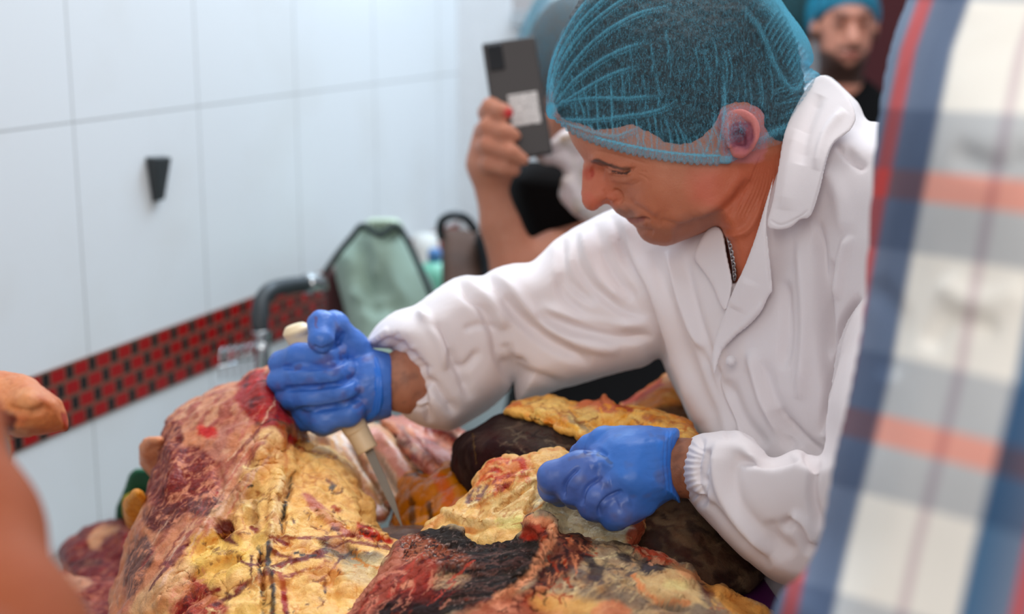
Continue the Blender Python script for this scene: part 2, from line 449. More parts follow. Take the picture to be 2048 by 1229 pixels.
vin = t.math('MULTIPLY', t.math('GREATER_THAN', fv, 0.10), t.math('LESS_THAN', fv, 0.88))
red = t.math('MULTIPLY', red, vin); blk = t.math('MULTIPLY', blk, vin)
n = t.noise(60, 2); redc = t.mixc(n, S(176, 8, 12), S(140, 8, 12))
c = t.mixc(red, S(112, 72, 56), redc); c = t.mixc(blk, c, S(26, 22, 22))
M_MOSAIC = t.bsdf(c, t.math('SUBTRACT', 0.7, t.math('MULTIPLY', t.math('MAXIMUM', red, blk), 0.45)), Normal=t.bump(t.math('MAXIMUM', red, blk), 0.6, 0.002))
wall_box('trim_1', -1.6, U_END, zb, zt, -0.1, 0.003, M_MOSAIC)
M_WHITE = simple('white_paint', (222, 226, 230), 0.5)
M_FLOOR = simple('grey_floor_tile', (150, 148, 144), 0.5)
# far wall with a bright window
FY = (W0 + WU * U_END)[1]
cx = (W0 + WU * U_END)[0]
wx0, wx1, wz0, wz1 = 0.03, 0.26, 1.70, 2.5
def slab(name, x0, x1, y0, y1, z0, z1, mat, kind='structure', parent=None):
    V, F = box(((x0 + x1) / 2, (y0 + y1) / 2, (z0 + z1) / 2), (x1 - x0, y1 - y0, z1 - z0)); o = mesh_obj(name, V, F, mat, parent, False)
    return tag(o, kind=kind) if kind else o
slab('wall_back', cx - 0.1, 0.0, FY, FY + 0.1, 0, 3.0, M_WHITE)
M_BACK = simple('dim_back_wall', (196, 204, 210), 0.6)
slab('wall_back_side', 0.9, 3.6, 4.5, 4.6, 0, 3.0, M_BACK)
slab('wall_back_below_window', 0.0, 0.42, FY, FY + 0.1, 0, 1.55, M_WHITE)
slab('floor', -3, 3.6, -2.0, 4.6, -0.05, 0, M_FLOOR)
t = NT('daylight_pane'); e = t.n('ShaderNodeEmission', i_Color=(0.86, 0.95, 1.0, 1), i_Strength=1.15); t.t.links.new(e.outputs[0], t.out.inputs[0]); M_SKY = t.m
t = NT('window_glass'); g = t.bsdf((0.9, 0.95, 1.0), 0.05, Transmission_Weight=1.0, IOR=1.02); M_PANE = t.m
M_FRAME = simple('grey_window_frame', (170, 178, 184), 0.4)
slab('window_1_frame', 0.055, 0.085, FY - 0.03, FY + 0.03, 1.55, 3.0, M_FRAME)
slab('window_1_frame_side', 0.39, 0.42, FY - 0.03, FY + 0.03, 1.55, 3.0, M_FRAME)
slab('window_1_sill', 0.0, 0.42, FY - 0.04, FY + 0.03, 1.53, 1.56, M_FRAME)
slab('window_1_glass', 0.085, 0.39, FY + 0.02, FY + 0.04, 1.56, 3.0, M_SKY)
# the curved grey cable against the window
# stainless work table
t = NT('brushed_steel'); n = t.noise(9, 5, 0.6); c = t.mixc(n, S(150, 156, 152), S(120, 128, 124)); M_STEEL = t.bsdf(c, t.ramp(n, [(0.3, 0.25), (0.7, 0.45)]), Metallic=0.7)
TZ = min(zc, 0.88)
def wpt(u, n, z): return W0 + WU * u + WN * n + np.array([0, 0, z])
RW = np.stack([WU, WN, [0, 0, 1]], 1)
tb = empty('work_table', wpt(-0.45, 0.78, 0.0), 'stainless steel work table under the heap of raw beef', 'table')
V, F = box(wpt(-0.45, 0.77, TZ - 0.02), (1.4, 0.66, 0.04), RW); attach(mesh_obj('table_top', V, F, M_STEEL, None, False, 0.006), tb)
for su in (-1.08, 0.18):
    for sn in (0.49, 1.05):
        V, F = tube_mesh([wpt(su, sn, 0.0), wpt(su, sn, TZ - 0.03)], 0.02); attach(mesh_obj('leg', V, F, M_STEEL), tb)
V, F = box(wpt(-0.45, 0.77, 0.25), (1.2, 0.52, 0.02), RW); attach(mesh_obj('shelf', V, F, M_STEEL, None, False, 0.004), tb)
ct = empty('wall_counter', wpt(0.0, 0.2, 0.0), 'narrow steel counter running along the foot of the white tiled wall', 'counter')
V, F = box(wpt(-0.1, 0.222, TZ - 0.02), (2.5, 0.43, 0.04), RW); attach(mesh_obj('counter_top', V, F, M_STEEL, None, False, 0.004), ct)
V, F = box(wpt(-0.1, 0.21, (TZ - 0.04) / 2), (2.4, 0.38, TZ - 0.04), RW); attach(mesh_obj('cabinet', V, F, M_STEEL, None, False, 0.004), ct)
# dark wedge-shaped hook plate on the wall
M_HOOK = simple('dark_iron', (58, 62, 64), 0.45, Metallic=0.3)
hp = [(290, 314), (328, 312), (320, 400), (304, 404)]
A = [on_wall(*p, off=0.001) for p in hp]; B = [on_wall(p[0] * 0.86 + 310 * 0.14, p[1] * 0.95 + 358 * 0.05, off=0.001) + WN * (0.016 if i < 2 else 0.010) for i, p in enumerate(hp)]
o = mesh_obj('wall_hook', A + B, [(0, 1, 2, 3), (7, 6, 5, 4), (0, 4, 5, 1), (1, 5, 6, 2), (2, 6, 7, 3), (3, 7, 4, 0)], M_HOOK, None, False, 0.0015)
tag(o, 'small dark tapered metal hook plate fixed on the white tiled wall', 'hook')
# ================================================================ materials of people
def skin_mat(name, scale=1.0, bump=0.0006, rough=0.5, spec=0.3):
    t = NT(name); p = t.attr('paint'); n = t.noise(90, 5, 0.6); n2 = t.noise(14, 3)
    c = t.mixc(t.ramp(n, [(0.35, 0.0), (0.7, 0.35)]), p, t.mixc(1.0, p, (0.82, 0.62, 0.55), 'MULTIPLY'))
    c = t.mixc(t.ramp(n2, [(0.4, 0.0), (0.75, 0.3)]), c, t.mixc(1.0, p, (1.0, 0.72, 0.66), 'MULTIPLY'))
    h = t.math('ADD', t.noise(650, 2), t.math('MULTIPLY', t.noise(160, 4), 0.7))
    return t.bsdf(c, rough, Normal=t.bump(h, 0.55, bump), Subsurface_Weight=0.12, Subsurface_Radius=(0.012, 0.004, 0.002), Subsurface_Scale=0.5, Specular_IOR_Level=spec)
M_SKIN = skin_mat('skin'); M_SKIN_DRY = skin_mat('matte_skin', 1.0, 0.0002, 0.75, 0.12)
def cloth_mat(name, col, bump=0.0003, weave=2200, rough=0.85, sheen=0.15):
    t = NT(name); c = S(*col); n = t.noise(7, 3); cc = t.mixc(n, tuple(x * .94 for x in c), tuple(min(1, x * 1.03) for x in c))
    w = t.noise(weave, 2); w2 = t.noise(60, 4)
    return t.bsdf(cc, rough, Normal=t.bump(t.math('ADD', w, t.math('MULTIPLY', w2, 2.0)), 0.5, bump), Sheen_Weight=sheen, Specular_IOR_Level=0.2)
M_COAT = cloth_mat('white_coat_cotton', (233, 225, 226))
M_BLACK = cloth_mat('black_cotton', (9, 9, 11), sheen=0.0)
def glove_mat():
    t = NT('blue_nitrile'); p = t.attr('paint'); n = t.noise(260, 3); n2 = t.noise(40, 4)
    c = t.mixc(t.ramp(n2, [(0.45, 0.0), (0.8, 0.35)]), p, S(34, 78, 158))
    return t.bsdf(c, t.ramp(n2, [(0.3, 0.38), (0.7, 0.55)]), Normal=t.bump(t.math('ADD', n, t.math('MULTIPLY', n2, 1.5)), 0.3, 0.0006), Specular_IOR_Level=0.5, Coat_Weight=0.06, Coat_Roughness=0.25)
M_GLOVE = glove_mat()
def net_mat(name='hairnet_fleece', col=(116, 206, 236), op=0.40, fib=(0.46, 0.58)):
    t = NT(name); c = t.coord()
    mp = t.n('ShaderNodeMapping', i_Vector=c); mp.inputs['Scale'].default_value = (1.0, 0.5, 0.35); mp.inputs['Rotation'].default_value = (0, 0.5, 0)
    n = t.noise(620, 3, 0.65, mp.outputs[0], 1.5); n2 = t.noise(1500, 2, 0.5, c); n3 = t.noise(18, 3, 0.5, c)
    f = t.math('MULTIPLY', t.ramp(n, [(fib[0], 0.16), (fib[1], 1.0)]), t.ramp(n2, [(0.38, 0.45), (0.62, 1.0)]))
    f = t.math('MULTIPLY', f, t.ramp(n3, [(0.3, 0.75), (0.7, 1.15)]))
    a = t.math('MULTIPLY', f, op); a = t.math('ADD', a, t.attr('pleat', False)); a = t.math('MINIMUM', a, 0.97)
    d = t.n('ShaderNodeBsdfDiffuse', i_Color=S(*col)); tr = t.n('ShaderNodeBsdfTranslucent', i_Color=S(*col)); tp = t.n('ShaderNodeBsdfTransparent')
    m1 = t.n('ShaderNodeMixShader', i_0=0.4); t.t.links.new(d.outputs[0], m1.inputs[1]); t.t.links.new(tr.outputs[0], m1.inputs[2])
    m2 = t.n('ShaderNodeMixShader'); t.set(m2.inputs[0], a); t.t.links.new(tp.outputs[0], m2.inputs[1]); t.t.links.new(m1.outputs[0], m2.inputs[2])
    t.t.links.new(m2.outputs[0], t.out.inputs[0]); return t.m
M_NET = net_mat()
def hair_mat():
    t = NT('dark_short_hair'); mp = t.n('ShaderNodeMapping', i_Vector=t.coord()); mp.inputs['Scale'].default_value = (1, 1, 0.3)
    n = t.noise(420, 4, 0.7, mp.outputs[0]); c = t.ramp(n, [(0.35, S(8, 9, 11)), (0.75, S(34, 38, 42))])
    return t.bsdf(c, 0.6, Normal=t.bump(n, 0.8, 0.002))
M_HAIR = hair_mat()
M_STEEL_FINE = simple('polished_steel', (196, 198, 200), 0.25, Metallic=0.95)
# ================================================================ the man in the white coat
man = empty('person', (0.42, 1.42, 0.0), 'person in white coat, blue hairnet and blue gloves leaning over the beef with a knife', 'person')
D0 = 1.27
head_out = [(1108, 170), (1112, 215), (1126, 235), (1134, 258), (1146, 287), (1160, 308), (1168, 322), (1165, 334), (1163.5, 360), (1162, 385), (1164, 405), (1174, 419), (1189, 422), (1202, 413), (1212, 408),
            (1221, 412), (1231, 424), (1243, 433), (1252, 437), (1256, 443), (1266, 450), (1272, 456), (1276, 466), (1286, 479), (1302, 488), (1328, 492), (1346, 489), (1366, 481), (1400, 468), (1436, 455),
            (1452, 490), (1462, 545), (1478, 610), (1560, 640), (1640, 520), (1662, 400), (1650, 310), (1612, 245), (1598, 170), (1588, 90), (1556, 20), (1490, -42), (1400, -70), (1300, -74), (1212, -46), (1152, 20), (1120, 100)]
wid = [(1370, 80, .077), (1250, 60, .064), (1170, 120, .044), (1480, 60, .068), (1550, 140, .056), (1370, -50, .045), (1260, 230, .066), (1175, 240, .042), (1150, 200, .034), (1205, 306, .044), (1180, 312, .030),
       (1222, 334, .039), (1240, 345, .044), (1255, 352, .049), (1290, 352, .061), (1280, 320, .062), (1340, 340, .067), (1400, 330, .068), (1470, 290, .070), (1450, 380, .066), (1420, 430, .058), (1340, 395, .062), (1290, 385, .056),
       (1310, 425, .050), (1350, 455, .044), (1296, 445, .034), (1318, 470, .027), (1290, 470, .022), (1176, 345, .0085), (1178, 372, .0115), (1182, 400, .0125), (1198, 395, .0165), (1215, 380, .0165), (1205, 350, .017), (1222, 399, .0215), (1239, 390, .0160), (1244, 402, .0170), (1256, 392, .0290),
       (1246, 415, .026), (1268, 398, .038), (1240, 370, .034), (1240, 424, .020), (1258, 436, .0215), (1275, 440, .027), (1268, 452, .019), (1400, 462, .046), (1500, 400, .058), (1480, 520, .052), (1580, 440, .052), (1600, 300, .055), (1530, 290, .066)]
wt = TPS(wid, 2e-3)
HO = smooth_poly(head_out, 4)
EAR = smooth_poly([(1437, 262), (1440, 235), (1458, 221), (1485, 219), (1508, 230), (1520, 254), (1516, 282), (1503, 303), (1486, 316), (1466, 314), (1457, 296), (1448, 280)], 4)
def head_w(x, y, grow=0.0):
    e = poly_sd(x, y, HO) + grow * FPX / D0
    r = np.clip(e / 34.0, 0, 1); return np.where(e > 0, (wt(x, y) + grow) * np.sqrt(1 - (1 - r) ** 2.2), e / FPX)
def head_field(X, Y, D):
    x = X[:, :, 0] + 0 * Y[:, :, 0]; y = Y[:, :, 0] + 0 * X[:, :, 0]
    h = head_w(x, y)
    f = h[:, :, None] - np.abs(D - D0)
    # near ear and its mirror
    e = poly_sd(x, y, EAR); prof = np.where(e > 0, np.sqrt(1 - (1 - np.clip(e / 16.0, 0, 1)) ** 2), e / 60.0)
    tilt = 0.077 + (x - 1450) * 0.00022
    for sg in (-1, 1):
        g = (0.0085 * prof)[:, :, None] - np.abs(D - (D0 + sg * tilt[:, :, None])) * 1.0
        f = smax(f, g, 0.004)
    return f
hf = grid_form(1095, 1680, -85, 655, D0 - 0.105, D0 + 0.105, 2.4, 0.0022, head_field, 2)
print('head verts', len(hf.V))
near = (D0 - 0.12, D0 - 0.002)
def hs(pts, w, a, w2=None, taper=.15): hf.stroke(pts, w, a, w2, taper, near)
# brow ridge, closed eye, lids
hs([(1176, 318), (1200, 318), (1232, 326), (1262, 334)], 9, .0030)
hs([(1180, 338), (1196, 345), (1210, 346)], 10, -.0045)
hs([(1216, 340), (1240, 343), (1262, 342)], 6.5, .0030)
hs([(1208, 336), (1230, 341), (1252, 341), (1274, 334)], 2.2, -.0020)
hs([(1226, 345), (1243, 347), (1256, 344), (1268, 339)], 1.8, -.0022)
hs([(1222, 356), (1245, 362), (1275, 352)], 6, .0010)
hs([(1236, 366), (1262, 372), (1285, 362)], 3, -.0006)
hs([(1276, 348), (1292, 356), (1300, 366)], 2, -.0007); hs([(1278, 342), (1296, 346)], 2, -.0007)
# nose wing, nostril, tip
hs([(1226, 380), (1238, 385), (1243, 396), (1237, 408)], 3.4, -.0036)
hs([(1214, 398), (1224, 395), (1230, 402)], 7, .0036)
hs([(1205, 411), (1214, 404), (1222, 408)], 4, -.0045)
hs([(1172, 402), (1184, 410)], 9, .0016)
hs([(1205, 380), (1212, 394)], 5, -.0016)
# nasolabial fold, mouth, chin, jaw
hs([(1250, 400), (1268, 412), (1290, 424), (1308, 440), (1318, 456)], 5, -.0020, 10)
hs([(1268, 398), (1292, 412), (1316, 430)], 12, .0018)
hs([(1254, 439), (1270, 438), (1288, 437), (1300, 443)], 2.4, -.0036)
hs([(1244, 430), (1262, 431), (1284, 432)], 4, .0020)
hs([(1262, 449), (1280, 448), (1294, 450)], 4.5, .0024)
hs([(1276, 463), (1290, 462), (1308, 466)], 5, -.0022)
hs([(1322, 440), (1346, 448), (1370, 458)], 6, -.0012)
hs([(1335, 425), (1362, 440), (1388, 448)], 12, .0012)
hs([(1296, 478), (1325, 484), (1350, 480)], 8, .0020)
hs([(1180, 300), (1215, 306), (1260, 318), (1300, 330)], 2.2, -.0009); hs([(1172, 286), (1210, 292), (1250, 304)], 2.2, -.0009)
hs([(1345, 470), (1395, 452), (1440, 432), (1475, 400), (1500, 360)], 10, -.0055, 16)
hs([(1388, 440), (1430, 415), (1462, 385), (1490, 340)], 14, .0030)
for k in range(9):
    hs([(1462 + k * 9, 440 - k * 2), (1494 + k * 7, 380), (1522 + k * 4, 310)], 2.4, -.0013)
hs([(1440, 462), (1470, 470), (1500, 455), (1525, 400)], 8, .003)
# ear bowl
hs([(1458, 250), (1480, 240), (1500, 256), (1498, 284)], 7, -.004)
hs([(1470, 262), (1480, 276), (1478, 292)], 11, -.0085)
hs([(1446, 250), (1456, 230), (1484, 224), (1508, 240), (1514, 270), (1500, 298)], 4, .0022)
hs([(1456, 284), (1462, 296)], 4, .002)
hf.up()
hf.base((188, 118, 88)); hf.warp(5, 60)
hf.ppoly([(1100, 200), (1300, 230), (1480, 320), (1400, 330), (1240, 310), (1140, 290)], (196, 134, 104), .7, 30)
hf.ppoly([(1160, 330), (1200, 335), (1240, 390), (1235, 412), (1190, 425), (1160, 415)], (196, 110, 84), .6, 20)
hf.pline([(1188, 412), (1176, 396)], 16, (204, 104, 84), .35)
hf.pline([(1182, 345), (1184, 352)], 5, (150, 38, 34), .8); hf.pline([(1176, 344), (1178, 350)], 14, (180, 78, 60), .6)
hf.ppoly([(1400, 340), (1480, 330), (1520, 330), (1500, 400), (1430, 420), (1380, 390)], (206, 108, 86), .7, 40)
hf.ppoly([(1440, 340), (1540, 310), (1570, 290), (1560, 500), (1470, 600), (1440, 470)], (192, 100, 66), .8, 30)
hf.ppoly([(1225, 420), (1262, 415), (1320, 450), (1420, 420), (1440, 440), (1350, 492), (1290, 485), (1255, 440)], (150, 104, 86), .62, 20)   # shaven beard shade
hf.pline([(1236, 425), (1262, 432)], 9, (122, 92, 80), .5)
hf.pline([(1254, 440), (1270, 443), (1288, 440)], 6, (150, 84, 74), .8)
hf.pline([(1190, 322), (1212, 328), (1240, 336), (1262, 338)], 6, (66, 52, 42), .8, .2); hf.pline([(1186, 325), (1222, 331)], 6, (56, 44, 38), .6)
hf.pline([(1228, 344), (1246, 347), (1262, 342)], 2.6, (50, 34, 30), .9)
hf.ppoly([(1440, 220), (1525, 220), (1525, 318), (1455, 318), (1436, 262)], (206, 128, 126), .9, 8)
hf.ppoly([(1462, 246), (1492, 244), (1506, 270), (1498, 296), (1478, 304), (1460, 282)], (120, 60, 84), .85, 8)
hf.pline([(1476, 300), (1490, 306)], 10, (206, 124, 128), .6)
# neck goes down inside the coat, wrists and forearms: same body mesh
def limb(pts, rad, step=0.004, k=0.01):
    P = [W(*p) for p in pts]; f = chain(P, rad, k); P = np.array(P)
    return world_form(P.min(0) - max(rad) * 1.3, P.max(0) + max(rad) * 1.3, step, f, 1)
torso = world_form((0.03, 1.05, 0.05), (0.85, 1.75, 1.45), 0.012, lambda X: smax(smax(chain([W(1570, 500, 1.30), W(1680, 800, 1.31), (0.54, 1.36, 0.98)], [.062, .070, .09], .05)(X),
        chain([(0.60, 1.30, 0.95), (0.60, 1.29, 0.5), (0.61, 1.32, 0.08)], [.09, .065, .045], .02)(X), .03), chain([(0.62, 1.50, 0.95), (0.62, 1.50, 0.5), (0.63, 1.53, 0.08)], [.09, .065, .045], .02)(X), .03), 1)
rarm = limb([(780, 768, 1.388), (802, 764, 1.39), (840, 760, 1.41), (930, 700, 1.43), (1150, 600, 1.46), (1350, 560, 1.43)], [.018, .030, .032, .038, .040, .045])
larm = limb([(1330, 940, 1.15), (1372, 935, 1.148), (1450, 960, 1.14), (1640, 1010, 1.105), (1770, 900, 1.07), (1870, 640, 1.12), (1830, 470, 1.2)], [.023, .0215, .023, .028, .028, .030, .034])
for f_, c_ in ((torso, (190, 120, 90)), (rarm, (176, 122, 96)), (larm, (150, 96, 68))):
    f_.up().base(c_); f_.warp(5, 60)
rarm.pnoise(120, .1, .6, (120, 84, 70), .5, 3)
for k in range(4): larm.pline([(1352 + k * 5, 868), (1350 + k * 4, 930), (1356 + k * 4, 1000)], 1.2, (96, 56, 38), .5)
def merge(*fs):
    V = []; Q = []; C = []; o = 0
    for f in fs: V.append(f.V); Q.append(f.Q + o); C.append(f.C); o += len(f.V)
    r = Form(np.vstack(V), np.vstack(Q)); r.C = np.vstack(C); return r
attach(merge(hf, torso, rarm, larm).obj('body', M_SKIN), man)
# hair
hair_o = smooth_poly([(1122, 232), (1165, 250), (1205, 262), (1262, 252), (1300, 268), (1340, 288), (1385, 286), (1412, 268), (1432, 246), (1450, 216), (1490, 206), (1524, 226), (1530, 262), (1560, 284), (1600, 262), (1608, 190), (1592, 90), (1560, 18), (1492, -46), (1400, -74), (1300, -78), (1210, -50), (1148, 20), (1114, 110), (1106, 175)], 4)
def hair_field(X, Y, D):
    x = X[:, :, 0] + 0 * Y[:, :, 0]; y = Y[:, :, 0] + 0 * X[:, :, 0]
    e = poly_sd(x, y, hair_o); g = 0.0045 * np.clip(e / 14, -1, 1); h = head_w(x, y, 0.004) + g - 0.0035; h = np.where(e < 0, e / FPX, h)
    return h[:, :, None] - np.abs(D - D0)
ha = grid_form(1090, 1625, -92, 300, D0 - 0.1, D0 + 0.1, 3, 0.003, hair_field, 2)
ha.disp(0.0012 * fbm(ha.V, 160, 4, 3)); attach(ha.obj('hair', M_HAIR), man)
# hairnet
net_o = smooth_poly([(1096, 234), (1091, 200), (1094, 160), (1106, 104), (1130, 52), (1164, 4), (1212, -46), (1280, -82), (1370, -98), (1470, -84), (1540, -30), (1574, 18), (1604, 58), (1622, 92), (1627, 122), (1618, 136), (1642, 152), (1638, 196), (1624, 244), (1606, 268), (1570, 288), (1530, 300), (1500, 306), (1476, 318), (1452, 329),
                     (1400, 329), (1340, 323), (1272, 311), (1222, 298), (1172, 280), (1142, 263), (1116, 242)], 4)
def net_field(X, Y, D):
    x = X[:, :, 0] + 0 * Y[:, :, 0]; y = Y[:, :, 0] + 0 * X[:, :, 0]
    e = poly_sd(x, y, net_o); r = np.clip(e / 60.0, 0, 1); w = np.maximum(wt(np.clip(x, 1130, 1600), np.clip(y, -40, 330)), 0.02)
    ear = np.exp(-(((x - 1478) / 48) ** 2 + ((y - 268) / 56) ** 2)) * 0.020
    h = (w + 0.008 + ear) * np.sqrt(1 - (1 - r) ** 2.4); h = np.maximum(h, np.minimum(head_w(x, y, 0.0045) + .0035, e * .03)); h = np.where(e < 0, e / FPX, h)
    return h[:, :, None] - np.abs(D - D0)
nf = grid_form(1080, 1655, -108, 342, D0 - 0.112, D0 + 0.112, 2.2, 0.0024, net_field, 2)
pleat = np.zeros(len(nf.V))
def crease(pts, w, a, amp=0.0012):
    global pleat
    sp = smooth_poly(pts, 6, False); d, sd, par = seg_dist(nf.px, nf.py, sp); g = np.exp(-(d / w) ** 2) * np.clip(par / .1, 0, 1) * np.clip((1 - par) / .2, 0, 1)
    pleat = np.maximum(pleat, a * g); nf.V = nf.V + nf.N * (amp * g)[:, None]
rr = random.Random(3)
for a in ([(1098, 226), (1112, 150), (1160, 70), (1230, 10), (1300, -30)], [(1100, 222), (1130, 150), (1190, 80), (1270, 30), (1350, 10)], [(1104, 218), (1150, 160), (1220, 110), (1300, 80)],
          [(1104, 220), (1150, 190), (1220, 150), (1280, 130)], [(1108, 208), (1180, 196), (1250, 196), (1330, 190)], [(1096, 200), (1104, 130), (1140, 50), (1190, -20)], [(1112, 236), (1180, 240), (1250, 232), (1310, 222), (1360, 200)],
          [(1120, 240), (1180, 262), (1230, 272), (1262, 262), (1290, 250)], [(1105, 200), (1118, 120), (1165, 40), (1240, -30)]):
    crease(a, 3.2, .45); crease([(p[0] + 7, p[1] + 5) for p in a], 2, .25)
for k in range(34):                                      # gathers running up from the elastic
    x = 1150 + k * 9.6 + rr.uniform(-3, 3); y = np.interp(x, [1140, 1222, 1340, 1450], [258, 290, 314, 318]); L = rr.uniform(30, 150)
    crease([(x, y), (x - 4 + rr.uniform(-4, 4), y - L * .5), (x - 12 + rr.uniform(-8, 8), y - L)], rr.uniform(1.3, 2.4), rr.uniform(.15, .5))
for k in range(24):
    x = 1240 + k * 13 + rr.uniform(-5, 5); y = rr.uniform(130, 240); crease([(x, y), (x + 3, y - 30), (x - 4, y - 75)], rr.uniform(1.2, 2.2), rr.uniform(.12, .35))
for k in range(16):
    y = 150 + k * 7.5; crease([(1636 - k * .8, y), (1600, y + 4 + rr.uniform(-3, 3)), (1560 + rr.uniform(-15, 10), y + 16)], 2, rr.uniform(.1, .3))
for k in range(12):
    x = 1545 + k * 6.5; y = 20 + k * 10; crease([(x + 14, y), (x - 6, y + 24), (x - 20, y + 50)], 2.2, rr.uniform(.2, .45))
crease([(1612, 150), (1590, 180), (1560, 150), (1520, 60), (1480, 10)], 5, .35); crease([(1440, 330), (1500, 290), (1560, 262), (1620, 240)], 9, .35, .002)
crease([(1428, 322), (1445, 260), (1450, 200), (1446, 140)], 3, .4); crease([(1405, 318), (1424, 270), (1432, 220)], 2.5, .4)
d, _, _ = seg_dist(nf.px, nf.py, smooth_poly([(1535, -20), (1590, 50), (1620, 100), (1618, 130)], 6, False)); pleat = np.maximum(pleat, .55 * np.exp(-(d / 26) ** 2))
d, _, _ = seg_dist(nf.px, nf.py, [(1096, 232), (1104, 214)]); pleat = np.maximum(pleat, .9 * np.exp(-(d / 9) ** 2))
band = smooth_poly([(1112, 236), (1150, 256), (1205, 277), (1262, 291), (1320, 302), (1380, 309), (1440, 311)], 8, False)
d, sd, par = seg_dist(nf.px, nf.py, band); pleat = np.maximum(pleat, .95 * np.exp(-(d / 2.0) ** 2) * (par > .25)); pleat = np.maximum(pleat, .30 * ((d < 22) & (sd > 0)))
gath = np.abs(np.sin(par * math.pi * 27)); m = (d < 24) * (sd > 0) * 1.0
pleat = np.maximum(pleat, m * .55 * (gath < .22)); nf.up(); nf.V = nf.V + nf.N * (m * .0022 * gath)[:, None]
nf.up(); attach(nf.obj('hairnet', M_NET, None, {'pleat': pleat}), man)
# ---------------------------------------------------------------- coat
V_POLY = smooth_poly([(1436, 440), (1446, 470), (1456, 520), (1466, 566), (1484, 540), (1508, 490), (1530, 420), (1548, 350), (1570, 268), (1560, 200), (1450, 250), (1400, 380)], 3)
tor = Relief([(1330, 385), (1256, 418), (1214, 448), (1220, 560), (1282, 650), (1322, 716), (1356, 790), (1396, 880), (1440, 985), (1490, 1100), (1540, 1240), (1600, 1420), (1800, 1560), (2080, 1500), (2060, 700), (1960, 380), (1860, 280), (1770, 248), (1734, 240), (1716, 205), (1690, 180), (1652, 152), (1610, 175), (1570, 250), (1500, 330)],
             [(1300, 450, 1.35), (1230, 500, 1.365), (1340, 560, 1.29), (1330, 720, 1.30), (1450, 700, 1.225), (1410, 860, 1.235), (1500, 900, 1.20), (1560, 600, 1.18), (1650, 500, 1.15), (1650, 300, 1.17), (1640, 170, 1.25), (1740, 250, 1.17), (1750, 500, 1.12), (1800, 800, 1.12), (1600, 800, 1.165), (1600, 1200, 1.17), (1900, 400, 1.13), (1560, 320, 1.20), (1900, 1300, 1.14), (1480, 440, 1.24)], 0.24, 70)
rsl = Relief([(733, 694), (740, 672), (760, 648), (790, 626), (828, 612), (856, 592), (892, 566), (924, 552), (962, 552), (984, 540), (1020, 530), (1060, 527), (1086, 506), (1106, 484), (1150, 458), (1200, 432), (1260, 410), (1340, 420), (1400, 560), (1380, 720), (1322, 714), (1290, 732), (1240, 744), (1180, 762), (1120, 780), (1075, 796), (1040, 806), (1032, 790), (1028, 764), (1016, 782), (985, 812), (940, 842), (905, 862), (872, 860), (836, 850),
              (800, 826), (806, 806), (815, 786), (817, 752), (802, 718), (776, 698)],
             [(1230, 480, 1.36), (1100, 600, 1.365), (1250, 640, 1.345), (950, 650, 1.36), (850, 700, 1.345), (790, 690, 1.35), (1050, 780, 1.385), (1360, 560, 1.34)], 0.13, 62)
lsl = Relief([(1362, 905), (1375, 885), (1395, 871), (1422, 866), (1450, 860), (1480, 862), (1508, 874), (1528, 898), (1542, 913), (1562, 909), (1592, 898), (1618, 908), (1640, 912), (1652, 880), (1658, 800), (1682, 710), (1716, 630), (1780, 540), (1850, 440), (1960, 560), (1880, 1000), (1780, 1130), (1660, 1176), (1560, 1168), (1500, 1130), (1450, 1082), (1416, 1044), (1392, 1020), (1371, 992), (1356, 962), (1353, 930)],
             [(1370, 930, 1.112), (1450, 950, 1.075), (1550, 1020, 1.04), (1700, 1000, 1.0), (1800, 600, 1.05), (1600, 1150, 1.05), (1440, 1060, 1.08), (1680, 780, 1.03)], 0.12, 34)
def coat_field(X, Y, D):
    x = X[:, :, 0] + 0 * Y[:, :, 0]; y = Y[:, :, 0] + 0 * X[:, :, 0]
    c, h = tor.maps(x, y); v = poly_sd(x, y, V_POLY); vm = np.clip(v / 5 + 0.5, 0, 1); front = c - h; back = c + h
    front = front + vm * np.clip(1.325 - front, 0, 1)
    a = np.minimum(D - front[:, :, None], back[:, :, None] - D);
    a = smax(a, rsl(X, Y, D), 0.018); b = lsl(X, Y, D)
    return smax(a, b, 0.014)
cf = grid_form(715, 2090, 130, 1580, 0.94, 1.56, 4.0, 0.005, coat_field, 3)
print('coat verts', len(cf.V))
# one step of subdivision near what shows is done by the fine grid itself; fold strokes follow
FS = (1.20, 1.55)
def rs_(pts, w, a, w2=None, taper=.15): cf.stroke(pts, w, a * 1.45, w2, taper, (1.22, 1.5))
def ts_(pts, w, a, w2=None, taper=.15): cf.stroke(pts, w, a * 1.7, w2, taper, (1.08, 1.45))
def ls_(pts, w, a, w2=None, taper=.15): cf.stroke(pts, w, a * 1.3, w2, taper, (0.9, 1.15))
# right sleeve
rs_([(912, 556), (935, 590), (965, 620), (985, 660), (1000, 720), (1030, 770)], 9, -.007, 22)
rs_([(924, 552), (950, 580), (985, 612), (1010, 660)], 12, .006)
rs_([(968, 548), (1000, 590), (1040, 640), (1100, 690), (1180, 730)], 8, -.0065, 16)
rs_([(985, 545), (1030, 590), (1080, 640), (1150, 680), (1240, 700)], 13, .006)
rs_([(1070, 630), (1140, 660), (1230, 680), (1310, 675)], 7, -.0055, 14)
rs_([(1080, 612), (1160, 636), (1240, 650), (1300, 645)], 10, .005)
rs_([(1110, 545), (1130, 600), (1180, 640), (1250, 655)], 8, -.0045, 14)
rs_([(1128, 475), (1120, 520), (1140, 570), (1190, 610)], 7, -.005, 13)
rs_([(1150, 465), (1152, 520), (1180, 570), (1240, 620), (1290, 640)], 7, -.0045, 12)
rs_([(1190, 445), (1200, 500), (1230, 560), (1270, 600)], 8, -.004, 14)
rs_([(1170, 460), (1172, 500), (1200, 560), (1250, 605)], 9, .004)
